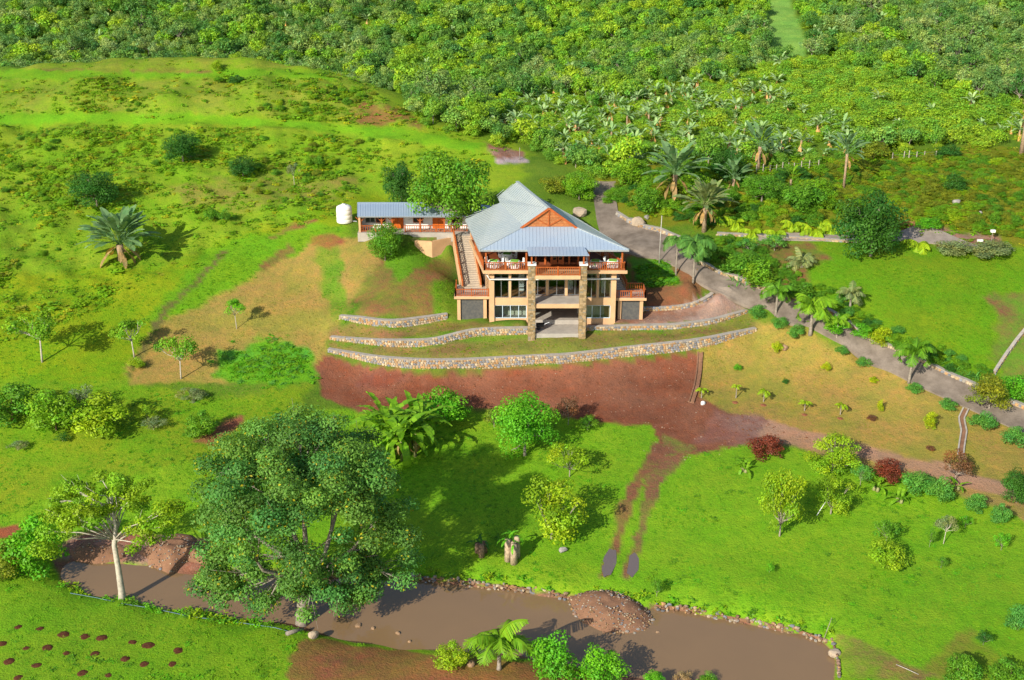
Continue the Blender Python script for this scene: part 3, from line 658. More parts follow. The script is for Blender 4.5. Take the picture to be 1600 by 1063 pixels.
    B('hall_floor', deck_m, o, ((2.0, 135.5, -2.2), (8.7, 138.62, -.42)), ((2.0, 138.62, -1.0), (8.7, 139.6, -.15)))
    for x0, x1 in ((1.93, 2.75), (8.0, 8.8)):
        q = B('stone_pillar', pillar_m, o, ((x0, 135.25, -2.4), (x1, 136.1, 8.25))); B('pillar_cap', white, q, ((x0 - .1, 135.15, 8.25), (x1 + .1, 136.2, 8.42)))
        # stacked cladding courses, alternately proud
        mb = MB(); rg = random.Random(int(x0 * 9)); z = -2.3
        while z < 8.0:
            hgt = rg.uniform(.14, .26); xx = x0
            while xx < x1 - .05:
                wd = min(rg.uniform(.2, .45), x1 - xx); dp = rg.uniform(.01, .06); c = rg.choice([(.30,.21,.10),(.36,.26,.14),(.22,.16,.08),(.40,.28,.15),(.26,.22,.15)])
                mb.box((xx + .01, 135.25 - dp, z), (xx + wd - .01, 135.26, z + hgt - .02), c); xx += wd
            yy = 135.25
            while yy < 136.05:
                wd = min(rg.uniform(.2, .4), 136.1 - yy); dp = rg.uniform(.01, .05); c = rg.choice([(.30,.21,.10),(.36,.26,.14),(.22,.16,.08)])
                mb.box((x1 - .01, yy + .01, z), (x1 + dp, yy + wd - .01, z + hgt - .02), c); mb.box((x0 - dp, yy + .01, z), (x0 + .01, yy + wd - .01, z + hgt - .02), c); yy += wd
            z += hgt
        s = mb.build('cladding_stones', stone_m, q); s['kind'] = 'stuff'
    B('back_wall_hall', pale_int, o, ((1.9, 144.0, .1), (8.8, 144.2, 2.5)))
    for x0, x1 in ((-2.3, 1.9), (8.8, 11.6)): B('room_wall', pale_int, o, ((x0, 140.5, .1), (x1, 140.65, 2.5))); B('back_wall_salon', pale_int, o, ((-2.6, 143.0, 3.05), (11., 143.2, 6.5)))
    for x, y in ((1.2, 141.5), (7.2, 142.0), (11.2, 140.6)): B('interior_column', white, o, ((x - .3, y - .3, 3.02), (x + .3, y + .3, 6.5)))
    for x, y in ((2.6, 141.), (8.2, 141.)): B('interior_column', deck_m, o, ((x - .15, y - .15, .1), (x + .15, y + .15, 2.55)))
    # pipe along the facade
    mb = MB(); mb.tube([(-3.1, 138.0, 6.3), (-2.7, 137.95, 5.62), (2.0, 137.95, 5.6), (12.9, 137.95, 5.66)], [.1] * 4, 8); mb.build('white_pipe', white, o, True)
    # upper storey: timber front and posts
    B('timber_front', dark_wood, o, ((1.6, 139.6, 6.96), (9.2, 139.75, 7.2)), ((1.6, 139.6, 9.0), (9.2, 139.75, 9.6)))
    B('back_partition', dark_wood, o, ((-4.2, 146.6, 6.96), (9.4, 146.8, 9.6)))
    for x in (1.75, 2.9, 4.0, 4.75, 6.15, 6.9, 8.0, 9.0): B('timber_post', wood, o, ((x - .11, 139.5, 6.96), (x + .11, 139.82, 9.3)))
    for x in (4.75, 5.45): 
        q = B('timber_door', wood, o, ((x + .12, 139.55, 6.96), (x + .2, 139.66, 9.0)), ((x + .6, 139.55, 6.96), (x + .68, 139.66, 9.0)), ((x + .12, 139.56, 6.97), (x + .68, 139.65, 7.5)), ((x + .12, 139.56, 8.1), (x + .68, 139.65, 8.2)), ((x + .12, 139.56, 8.9), (x + .68, 139.65, 9.0)))
        B('pane', glass, q, ((x + .2, 139.6, 7.5), (x + .6, 139.62, 8.9)))
    for x, y in ((-3.1, 137.7), (1.7, 137.7), (9.15, 137.7), (13.1, 137.7), (-3.9, 142), (-4.6, 146), (11.2, 142), (9.5, 146)): B('roof_post', wood, o, ((x - .1, y - .1, 6.96), (x + .1, y + .1, 9.62)))
    B('eave_beam', dark_wood, o, ((-3.3, 137.6, 9.2), (13.3, 137.75, 9.42)))
    B('center_slab', beige, o, ((2.75, 135.05, 6.62), (8.05, 137.34, 7.06)))
    railing(o, [(2.85, 135.2, 7.06), (7.95, 135.2, 7.06)], 1.0, .22)
    railing(o, [(-4.6, 145.5, 6.92), (-3.3, 137.5, 6.92), (1.8, 137.5, 6.92)], .95, .22); railing(o, [(8.95, 137.5, 6.92), (13.55, 137.5, 6.92), (9.4, 146.5, 6.92)], .95, .22)
    # --- roof
    eFL, eFR = PY(749, 391, 137.2), PY(983, 390, 137.2); ez = (eFL[2] + eFR[2]) / 2; eFL[2] = eFR[2] = ez
    eBL = P(727, 343, ez); eBR = P(846, 313, ez)
    gy = 141.2; GL, GR, PK = PY(818, 354, gy), PY(897, 355, gy), PY(858, 326, gy - .05); GR[2] = GL[2]
    RB = P(808, 284, PK[2]); N1 = P(781, 317, GL[2]); N2 = P(778, 308, GL[2])
    GRb = RB + (GR - PK); NB = GL + (N1 - GL) * 1.0
    def skin(name, poly, mat, th=.07, ribs=None, gap=.55, par=None):
        q = MB().slab(poly, th).build(name, mat, par or o)
        if ribs is not None:
            pl = np.array(poly); nn = np.cross(pl[1] - pl[0], pl[2] - pl[0]); nn /= np.linalg.norm(nn)
            if nn[2] < 0: nn = -nn
            dr = np.array(ribs, float); dr -= nn * np.dot(dr, nn); dr /= np.linalg.norm(dr); sd = np.cross(nn, dr)
            a = (pl - pl[0]) @ sd; b = (pl - pl[0]) @ dr; mb = MB(); s = math.ceil(a.min() / gap) * gap
            while s < a.max():
                hit = []
                for i in range(len(pl)):
                    a0, a1 = a[i], a[(i+1) % len(pl)]
                    if (a0 - s) * (a1 - s) < 0: k = (s - a0) / (a1 - a0); hit.append(b[i] + k * (b[(i+1) % len(pl)] - b[i]))
                hit.sort()
                if len(hit) >= 2 and hit[-1] - hit[0] > .1:
                    p0 = pl[0] + sd * s + dr * hit[0] + nn * .02; p1 = pl[0] + sd * s + dr * hit[-1] + nn * .02
                    mb.bar(p0, p1, .06, .03, nn)
                s += gap
            if mb.v:
                r = mb.build('roof_ribs', mat, q); r['kind'] = 'stuff'
        return q
    rd = (0, -1, 0)
    lower_l = skin('roof', [eFL, GL, N1, eBL], roof_m, ribs=np.cross(eBL - eFL, (0, 0, 1)), gap=.6)
    lower_l['label'] = 'broad left slope of grey sheet roof'
    skin('roof', [GL, PK, RB, N2, N1], roof_m, ribs=np.cross(RB - PK, (0, 0, 1)), gap=.6); skin('roof', [PK, GR, GRb, RB], roof_m, ribs=np.cross(RB - PK, (0, 0, 1)), gap=.6)
    skin('roof', [eFR, eBR, GRb, GR], roof_m, ribs=np.cross(eBR - eFR, (0, 0, 1)), gap=.6); skin('roof', [eFL, eFR, GR, GL], roof_b, ribs=rd, gap=.42)
    q = MB().bar(PK + (0, 0, .04), RB + (0, 0, .04), .4, .08)
    q.bar(GL + (0, 0, .02), eFL + (0, 0, .03), .28, .07); q.bar(GR + (0, 0, .02), eFR + (0, 0, .03), .28, .07); q.build('ridge_capping', roof_m, o)
    # gablet: boarded triangle with verge boards, king post and braces
    f = (0, -.1, 0); gf = MB(); mid = (GL + GR) / 2
    gf.add([GL + f, GR + f, PK + f, GL, GR, PK], [(0, 1, 2), (5, 4, 3)]); gb = gf.build('gable_boards', plain('weathered_gable_wood', (.45,.17,.055), .7, .2, 3), o)
    vb = MB(); u_ = np.array([0, -.3, .06]); vb.bar(GL + u_ + (-.35, 0, -.22), PK + u_ + (0, 0, .03), .14, .26); vb.bar(GR + u_ + (.35, 0, -.22), PK + u_ + (0, 0, .03), .14, .26); vb.build('verge_board', wood, o)
    kb = MB(); kb.bar(mid + (0, -.16, .05), PK + (0, -.16, -.1), .12, .12, (0, 1, 0)); kb.bar(mid + (0, -.16, .1), GL * .5 + PK * .5 + (0, -.16, -.1), .1, .1, (0, 1, 0)); kb.bar(mid + (0, -.16, .1), GR * .5 + PK * .5 + (0, -.16, -.1), .1, .1, (0, 1, 0)); kb.build('king_post', wood, o)
    for i in range(1, 6):
        k = i / 6; B('gable_board_batten', wood, gb, (GL * (1-k) + PK * k + (.05, -.125, -.02), GR * (1-k) + PK * k + (-.05, -.1, .01)))
    # barge board along the left eave and back verge
    fb = MB(); fb.bar(eFL - (0, 0, .14), eBL - (0, 0, .14), .06, .2); fb.bar(eFL - (0, 0, .14), eFR - (0, 0, .14), .06, .18); fb.bar(eFR - (0, 0, .14), eBR - (0, 0, .14), .06, .2); fb.build('fascia', plain('grey_fascia', (.34,.36,.36), .5), o)
    # small central roof over the balcony
    skin('porch_roof', [PY(826, 399.5, 135.0), PY(921, 399.5, 135.0), PY(913, 386, 137.3), PY(823, 386, 137.3)], roof_b, .06, rd, .4)
    for x in (2.3, 8.4): B('porch_post', wood, o, ((x - .09, 135.3, 8.42), (x + .09, 135.5, 9.55)))
    # --- side terraces
    def terrace(x0, x1, yf, yb, ztop, zb, rails):
        B('terrace_slab', beige, o, ((x0, yf, ztop - .32), (x1, yb, ztop))); B('terrace_paving', deck_m, o, ((x0 + .08, yf + .08, ztop), (x1 - .08, yb, ztop + .03)))
        B('terrace_wall', beige, o, ((x0 + .35, yf + .3, zb), (x0 + .75, yf + .7, ztop - .33)), ((x1 - .75, yf + .3, zb), (x1 - .35, yf + .7, ztop - .33)), ((x0 + .4, yf + .75, zb), (x1 - .4, yb, ztop - .33)))
        B('slate_panel', slate, o, ((x0 + .75, yf + .5, zb), (x1 - .75, yf + .74, ztop - .35)))
        for r_ in rails: railing(o, r_, .9, .22, lift=ztop)
    terrace(-7.05, -2.75, 139.2, 143.5, 2.95, -.5, [[(-6.9, 142.6, 0), (-6.9, 139.35, 0), (-2.9, 139.35, 0)]])
    terrace(12.6, 16.35, 138.9, 142.0, 2.85, -.4, [[(12.75, 139.05, 0), (16.2, 139.05, 0), (16.2, 141.9, 0), (14.2, 141.9, 0)]])
    # --- stairs up the left flank and down the right flank
    def stairs(a, b, wd, n, side, rails=True):
        a = np.array(a, float); b = np.array(b, float); d = (b - a) / n; t = np.array([d[0], d[1], 0]); t /= np.linalg.norm(t); s = np.array([t[1], -t[0], 0])
        for i in range(n):
            p = a + d * i; q = p + np.array([d[0], d[1], 0]) * 1.12; z = p[2] + d[2]
            MB().prism([tuple((p - s * wd / 2)[:2]), tuple((p + s * wd / 2)[:2]), tuple((q + s * wd / 2)[:2]), tuple((q - s * wd / 2)[:2])], z - d[2] - .12, z + i * .0004).build('step', tread_m, o)
        for k in (-1, 1):
            e = s * k * (wd / 2 + .14)
            mb = MB(); lo = a + e; hi = b + e; vs = []
            for p in (lo, hi):
                for w_ in (-.12, .12):
                    for z in (-1.6 if p is lo else -1.6, .35): vs.append(p + s * w_ + (0, 0, z))
            mb.add(vs, [(0, 1, 3, 2), (4, 6, 7, 5), (0, 4, 5, 1), (2, 3, 7, 6), (1, 5, 7, 3), (0, 2, 6, 4)]); mb.build('stringer', beige, o)
            railing(o, [lo, hi], .75, .3, lift=.35)
    stairs((-5.0, 142.3, 2.97), (-6.55, 153.6, 6.3), 2.0, 24, -1)
    stairs((13.35, 141.9, 2.87), (11.0, 148.2, 6.5), 1.5, 18, 1)
    MB().prism([(-7.7, 153.5), (-4.4, 153.5), (-3.8, 149.7), (-2.5, 156.0), (-7.7, 156.0)][:2] + [(-4.6, 150.0), (-2.0, 150.2), (-2.0, 156.2), (-7.7, 156.2)], 5.2, 6.32).build('landing', deck_m, o)
    return o
hs = house()

# ------------------------------------------------------------------ annexe
def annexe():
    o = empty('annexe_bungalow', (-13, 157, 5.5)); tag(o, 'long low white annexe with blue grey sheet roof and orange doors behind a veranda', 'bungalow')
    x0, x1 = -20.3, -5.2; z = 6.2
    B('floor_slab', deck_m, o, ((x0 - .2, 155.0, 5.0), (x1, 161.0, z)))
    B('wall', white, o, ((x0 + .4, 157.2, z), (x1, 157.4, 8.72)), ((x0 + .4, 160.6, z), (x1, 160.8, 8.5)), ((x0 + .2, 157.2, z), (x0 + .4, 160.8, 8.6)), ((x1 - .2, 157.4, z), (x1, 160.6, 8.6)))
    B('end_wall', beige, o, ((x0 - .05, 155.3, z - .4), (x0 + .2, 160.9, 8.6)))
    for x in (-15.3, -9.9):
        d = B('door', plain('bright_orange_door', (.62,.13,.012), .5, .1, 2), o, ((x - .75, 157.08, z), (x + .75, 157.18, z + 2.15)))
        B('handle', alu, d, ((x + .05, 157.0, z + 1), (x + .2, 157.07, z + 1.05))); B('door_gap', dark_wood, d, ((x - .02, 157.06, z + .05), (x + .02, 157.079, z + 2.1)))
    for x in (-19.0, -17.6, -12.6, -7.4):
        w_ = B('window', wood if x > -19 else alu, o, ((x - .65, 157.05, z + .8), (x + .65, 157.19, z + .9)), ((x - .65, 157.05, z + 1.95), (x + .65, 157.19, z + 2.05)), ((x - .65, 157.06, z + .9), (x - .57, 157.18, z + 1.95)), ((x + .57, 157.06, z + .9), (x + .65, 157.18, z + 1.95)), ((x - .04, 157.06, z + .9), (x + .04, 157.18, z + 1.95)))
        B('pane', plain('dark_window', (.03,.035,.045), .1, .1, 1, .5), w_, ((x - .57, 157.12, z + .9), (x + .57, 157.17, z + 1.95)))
    for x in (-20.1, -17.3, -15.9, -12.2, -9.0, -5.6):
        p = B('veranda_post', wood, o, ((x - .1, 155.4, z), (x + .1, 155.6, 8.35)))
        mb = MB()
        for s in (-1, 1): mb.bar((x, 155.5, 7.6), (x + s * .65, 155.5, 8.25), .08, .08, (0, 1, 0))
        mb.build('brace', wood, p)
    railing(o, [(-20.1, 155.5, z), (-16.2, 155.5, z)], .85, .3); railing(o, [(-14.2, 155.5, z), (-6.0, 155.5, z)], .85, .3)
    eL, eR = PY(558.5, 338, 154.9), PY(741, 338, 154.9); rL, rR = PY(558.5, 317.5, 158.9), PY(741, 317.5, 158.9)
    eR[2] = eL[2]; rR[2] = rL[2]
    bL, bR = rL + (0, 3, -.9), rR + (0, 3, -.9)
    for poly in ([eL, eR, rR, rL], [rL, rR, bR, bL]):
        q = MB().slab(poly, .07).build('roof', roof_b, o); mb = MB(); nseg = 46
        for i in range(nseg + 1):
            k = i / nseg; mb.bar(poly[0] * (1-k) + poly[1] * k + (0, 0, .02), poly[3] * (1-k) + poly[2] * k + (0, 0, .02), .06, .05)
        r = mb.build('roof_ribs', roof_b, q); r['kind'] = 'stuff'
    MB().bar(rL + (0, 0, .04), rR + (0, 0, .04), .35, .06).build('ridge_capping', roof_b, o)
    MB().bar(eL - (0, 0, .12), eR - (0, 0, .12), .05, .16).build('gutter', alu, o)
    # link roof to the house
    MB().slab([(-5.2, 156.0, 8.35), (-2.4, 155.0, 8.35), (-2.2, 158.5, 8.9), (-5.1, 159.2, 9.0)], .07).build('link_roof', roof_b, o)
annexe()
# ochre garden wall with steps of soil above it
def garden_wall():
    a, b = G(648, 384), G(717, 392); a[2] = 4.0; b[2] = 3.6
    o = empty('ochre_garden_wall', a); tag(o, 'smooth ochre retaining wall below the annexe tree', 'wall', kind='thing')
    q = [np.array(a), np.array([a[0] + 2.3, a[1] - .35, 4]), np.array(b)]
    mb = MB()
    for p, r_ in zip(q[:-1], q[1:]):
        d = (r_ - p)[:2]; d /= np.linalg.norm(d); n = np.array([-d[1], d[0]]) * .3
        mb.prism([tuple(p[:2]), tuple(r_[:2]), tuple(r_[:2] + n), tuple(p[:2] + n)], 2.8, 5.55)
    mb.build('wall_face', beige, o)
    MB().prism([(a[0] - 2.6, a[1] + .6), (a[0] - .2, a[1] + .31), (b[0], b[1] + .31), (b[0], 155.2), (a[0] - 2.6, 155.2)], 4.6, 5.62).build('planter_soil', plain('planter_grass', (.13,.27,.02), .9, .3, 2, .1, c2=(.25,.18,.08)), o)
garden_wall()

# ------------------------------------------------------------------ plant kit
def unit(v): return v / (np.linalg.norm(v, axis=-1, keepdims=True) + 1e-9)
def leaf_quads(rg, pos, nrm, size, aspect=.5):
    n = len(pos); t = rg.normal(size=(n, 3)); t = unit(t - nrm * (t * nrm).sum(1, keepdims=True)); b = np.cross(nrm, t)
    L = (size * rg.uniform(.65, 1.35, n))[:, None]; Wd = L * aspect * rg.uniform(.8, 1.3, n)[:, None]
    return np.stack([pos - t * L * .5, pos + b * Wd * .5 - t * L * .05, pos + t * L * .5, pos - b * Wd * .5 - t * L * .05], 1)
def clump_leaves(rg, C, rad, n, size, squash=.8, hue=.16, val=.24, aspect=.5, inner=.45):
    C = np.array(C); rad = np.array(rad); w_ = rad ** 2; k = rg.choice(len(C), n, p=w_ / w_.sum())
    d = unit(rg.normal(size=(n, 3)) + np.array([0, 0, .25])); r = rad[k] * (inner + (1.08 - inner) * rg.random(n) ** .5)
    pos = C[k] + d * r[:, None] * np.array([1, 1, squash])
    nrm = unit(d * .9 + rg.normal(size=(n, 3)) * .45 + np.array([0, 0, .35]))
    V = leaf_quads(rg, pos, nrm, size, aspect)
    g = rg.uniform(1 - val, 1 + val, len(C))[k] * rg.uniform(.85, 1.15, n); h = rg.uniform(-hue, hue, len(C))[k] + rg.uniform(-.06, .06, n)
    T = np.stack([g * (1 + h * 1.6), g * (1 + h * .3), g * (1 - h)], 1)
    return V, T
def crown_clumps(rg, K, zc, rxy, rz, rc=(.13, .21), low=-.5, fill=.0):
    C = []; Rr = []
    while len(C) < K:
        d = unit(rg.normal(size=3))
        if d[2] < low: continue
        r = rg.uniform(*rc); m = rg.uniform(.66, 1.12) if rg.random() > fill else rg.uniform(.1, .7)
        C.append((d[0] * (rxy - r * .8) * m, d[1] * (rxy - r * .8) * m, zc + d[2] * (rz - r * .6) * m)); Rr.append(r)
    return C, Rr
def limbs(rg, C, z_fork, r0, lean=(0, 0), n=7, sides=6, twig=.25):
    mb = MB(); top = np.array([lean[0], lean[1], z_fork])
    mb.tube([(0, 0, -.03), (lean[0] * .3, lean[1] * .3, z_fork * .35), (lean[0] * .7, lean[1] * .7, z_fork * .7), top], [r0 * 1.25, r0, r0 * .85, r0 * .75], sides + 2)
    idx = rg.permutation(len(C))[:n]
    for i in idx:
        c = np.array(C[i]); mid = top * .45 + c * .55 + np.array([rg.uniform(-.03, .03), rg.uniform(-.03, .03), -.03])
        mb.tube([top - (0, 0, r0), top * .75 + c * .25 + rg.uniform(-.01, .01, 3), mid, c], [r0 * .62, r0 * .5, r0 * .36, r0 * .12], sides)
        for _ in range(2):
            e = c + rg.uniform(-1, 1, 3) * np.array([.09, .09, .07]); mb.tube([mid, (mid + e) / 2 + rg.uniform(-.01, .01, 3), e], [r0 * .3, r0 * .2, r0 * .07], 5)
    return mb
LIB = {}
def lib_tree(key, seed, K=22, n=2600, size=.05, zc=.66, rz=.34, rc=(.13, .21), low=-.5, fork=.38, r0=.028, nl=8, inner=.45, lean=(0, 0), fill=.1):
    rg = np.random.default_rng(seed); C, Rr = crown_clumps(rg, K, zc, .5, rz, rc, low, fill)
    V, T = clump_leaves(rg, C, Rr, n, size, inner=inner)
    LIB[key] = (quads_mesh('crown', V, T), limbs(rg, C, fork, r0, lean, nl).mesh('trunk', smooth=True))
for i in range(3): lib_tree('tree%d' % i, 10 + i, 30, 7000, .038)
lib_tree('broad0', 15, 46, 11000, .036, .58, .42, (.10, .19), -.75, .3, .024, 10, .5, fill=.2)
for i in range(3): lib_tree('round%d' % i, 20 + i, 40, 10000, .036, .48, .52, (.12, .20), -.8, .25, .02, 6, .6)
for i in range(3): lib_tree('thin%d' % i, 30 + i, 12, 1600, .05, .74, .24, (.10, .19), -.5, .46, .016, 9, .2, (rnd.uniform(-.08, .05), 0))
for i in range(4): lib_tree('bush%d' % i, 40 + i, 24, 3000, .06, .42, .54, (.09, .24), -.6, .15, .015, 4, .5)
for i in range(3): lib_tree('open%d' % i, 50 + i, 16, 1500, .055, .55, .42, (.10, .2), -.5, .22, .014, 9, .25)
for i in range(3): lib_tree('airy%d' % i, 60 + i, 28, 5200, .042, .50, .52, (.10, .19), -.8, .18, .018, 12, .25, fill=.3)

LM = dict(mid=leaf('leaf_mid', (.105,.280,.018)), dark=leaf('leaf_dark', (.045,.160,.020)), blue=leaf('leaf_bluegreen', (.100,.265,.048), (.115,.275,.042)), bright=leaf('leaf_bright', (.115,.390,.016)),
          yel=leaf('leaf_yellowgreen', (.240,.410,.014)), lime=leaf('leaf_lime', (.330,.460,.010)), red=leaf('leaf_red', (.190,.050,.030)), olive=leaf('leaf_olive', (.190,.260,.020)),
          grey=leaf('leaf_grey', (.20,.27,.11)), brown=leaf('leaf_brown', (.200,.100,.050)), teal=leaf('leaf_teal', (.100,.310,.048)), straw=leaf('leaf_straw', (.36,.25,.11)), rav=leaf('leaf_ravenala', (.150,.290,.110), (.19,.32,.14)), fresh=leaf('leaf_fresh', (.155,.350,.016)))
bark = plain('grey_bark', (.36,.31,.25), .9, .25, 4, .1, bmp=.6); pale_bark = plain('pale_bark', (.55,.49,.40), .9, .2, 3, .1, bmp=.5); brown_bark = plain('brown_bark', (.20,.13,.08), .9, .25, 5, .1, bmp=.6)
def put(kind, u, v, wpx, hpx, mat, name, label, cat, group=None, bk=None, p=None, rz=None):
    p = G(u, v) if p is None else p; s = mpp(p); wd = wpx * s; hg = hpx * s * 1.0
    o = empty(name, p - (0, 0, .06), rnd.uniform(0, 6.28) if rz is None else rz, (wd, wd * rnd.uniform(.9, 1.1), hg)); tag(o, label, cat, group)
    cr, tr = LIB[kind]; mesh_obj('crown', cr, LM[mat], o); mesh_obj('trunk', tr, bk or bark, o)
    return o

# strap / paddle leaves
def blade(L, Wd, droop=.5, stalk=.3, segs=7, fold=.25, rise=1.0, tatter=0, seed=0):
    """a leaf growing from the origin along +X, rising then arching"""
    rg = random.Random(seed); mb = MB(); x = z = 0; a = rise; pts_ = [(0, 0)]
    for i in range(segs): a -= droop / segs * 1.6; x += L / segs * math.cos(a); z += L / segs * math.sin(a); pts_.append((x, z))
    for i in range(segs):
        s0, s1 = i / segs, (i + 1) / segs
        def wid(s): return Wd * .045 if s < stalk else Wd * max(.06, math.sin(math.pi * min(1, (s - stalk) / (1 - stalk) * .93 + .05)) ** .6) * .5
        (x0, z0), (x1, z1) = pts_[i], pts_[i+1]; w0, w1 = wid(s0), wid(s1)
        g = rg.uniform(.8, 1.2); col = (g * rg.uniform(.9, 1.1), g, g * .95)
        for sg in (-1, 1):
            k = rg.uniform(.0, tatter)
            mb.add([(x0, 0, z0), (x1, 0, z1), (x1, sg * w1, z1 + w1 * fold - k), (x0, sg * w0, z0 + w0 * fold - k * .5)], [(0, 1, 2, 3) if sg < 0 else (3, 2, 1, 0)], col)
    return mb
def frond(L, droop, n=16, wl=.55, rise=.9, seed=0):
    """feather palm frond along +X"""
    rg = random.Random(seed); mb = MB(); x = z = 0; a = rise; q = [(0., 0.)]
    for i in range(n): a -= droop / n * (1 + i / n); x += L / n * math.cos(a); z += L / n * math.sin(a); q.append((x, z))
    for i in range(n):
        (x0, z0), (x1, z1) = q[i], q[i+1]; mb.add([(x0, -.03, z0), (x1, -.03, z1), (x1, .03, z1 + .01), (x0, .03, z0 + .01)], [(0, 1, 2, 3)], (1.2, 1.1, .9))
        s = (i + .5) / n
        if s < .1: continue
        l = wl * L * .5 * (math.sin(math.pi * min(.98, s * .85 + .12)) ** .7); g = rg.uniform(.75, 1.25); col = (g * rg.uniform(.9, 1.2), g, g)
        for k in range(2):
            xa = x0 + (x1 - x0) * (k * .5); za = z0 + (z1 - z0) * (k * .5); xb = x0 + (x1 - x0) * (k * .5 + .42); zb = z0 + (z1 - z0) * (k * .5 + .42)
            for sg in (-1, 1):
                dz = -l * rg.uniform(.35, .75); fx = l * .45; e = l * rg.uniform(.8, 1.05)
                mb.add([(xa, 0, za), (xb, 0, zb), (xb + fx, sg * e * .8, zb + dz), (xa + fx, sg * e * .8, za + dz)], [(0, 1, 2, 3) if sg < 0 else (3, 2, 1, 0)], col)
    return mb
FROND = [frond(1, 1.5, 15, .6, .95, 1).mesh('frond'), frond(1, 2.0, 15, .6, .7, 2).mesh('frond'), frond(1, 1.1, 15, .55, 1.25, 3).mesh('frond')]
PADDLE = [blade(1, .24, .55, .42, 8, .2, 1.15, .03, i).mesh('leaf') for i in range(3)]
BANANA = [blade(1, .26, d_, .14, 8, .22, r_, .05, 9 + i).mesh('leaf') for i, (d_, r_) in enumerate(((1.0, 1.2), (1.35, .95), (.7, 1.3)))]
def ring_leaves(o, meshes, mat, n, L, z, tilt=(-.2, .5), name='leaf', r=random.Random(3), jit=.25):
    for i in range(n):
        k = rnd.randrange(len(meshes)); s = L * rnd.uniform(.8, 1.12)
        mesh_obj(name, meshes[k], mat, o, loc=(0, 0, z + rnd.uniform(-.05, .05) * L), rot=(0, -rnd.uniform(*tilt), 2.399 * i + rnd.uniform(-jit, jit)), scale=(s, s, s))
def palm(u, v, hm, L, label, n=13, mat='mid', name='palm_tree', tr=.16, lean=(0, 0), bk=None, p=None, tilt=(-.35, .35), cat='palm', group=None):
    p = G(u, v) if p is None else p; o = empty(name, p - (0, 0, .1)); tag(o, label, cat, group)
    mb = MB(); q = [(lean[0] * hm * s * s, lean[1] * hm * s * s, hm * s) for s in np.linspace(0, 1, 7)]
    mb.tube(q, [tr * 1.5, tr * 1.1, tr, tr * .95, tr * .9, tr * .9, tr * 1.1], 9)
    mesh_obj('trunk', mb.mesh('trunk', smooth=True), bk or bark, o)
    for i in range(n):
        k = 0 if i % 3 else 1
        if i > n * .75: k = 2
        s = L * rnd.uniform(.85, 1.1)
        mesh_obj('frond', FROND[k], LM[mat], o, loc=q[-1], rot=(0, -rnd.uniform(*tilt), 2.399 * i), scale=(s, s, s))
    return o
def ravenala(u, v, hm, L, label, n=14, mat='teal', trunk_h=None, az=None, group=None, dead=5, p=None, r0=.22):
    p = G(u, v) if p is None else p; o = empty('traveller_palm', p - (0, 0, .1), rnd.uniform(-.4, .4) if az is None else az); tag(o, label, 'palm', group)
    th = hm if trunk_h is None else trunk_h
    mb = MB(); mb.tube([(0, 0, 0), (0, 0, th * .5), (0, 0, th)], [r0 * 1.3, r0, r0 * 1.2], 8); mesh_obj('trunk', mb.mesh('trunk', smooth=True), plain('fibrous_palm_trunk', (.42,.30,.19), .9, .25, 4, .1, bmp=.6), o)
    for i in range(n):
        t_ = i / n; s = L * rnd.uniform(.85, 1.1)
        mesh_obj('leaf', PADDLE[i % 3], LM[mat], o, loc=(rnd.uniform(-.25, .25), rnd.uniform(-.25, .25), th), rot=(rnd.uniform(-.3, .3), -(.50 - 1.15 * t_ + rnd.uniform(-.15, .15)), 2.399 * i + rnd.uniform(-.3, .3)), scale=(s, s * rnd.uniform(.6, .85), s))
    for i in range(dead):
        s = L * rnd.uniform(.5, .75); mesh_obj('dead_leaf', PADDLE[i % 3], LM['straw'], o, loc=(0, 0, th * .97), rot=(0, 1.5 + rnd.uniform(-.3, .3), 6.28 * i / dead + rnd.random()), scale=(s, s * .7, s))
    return o

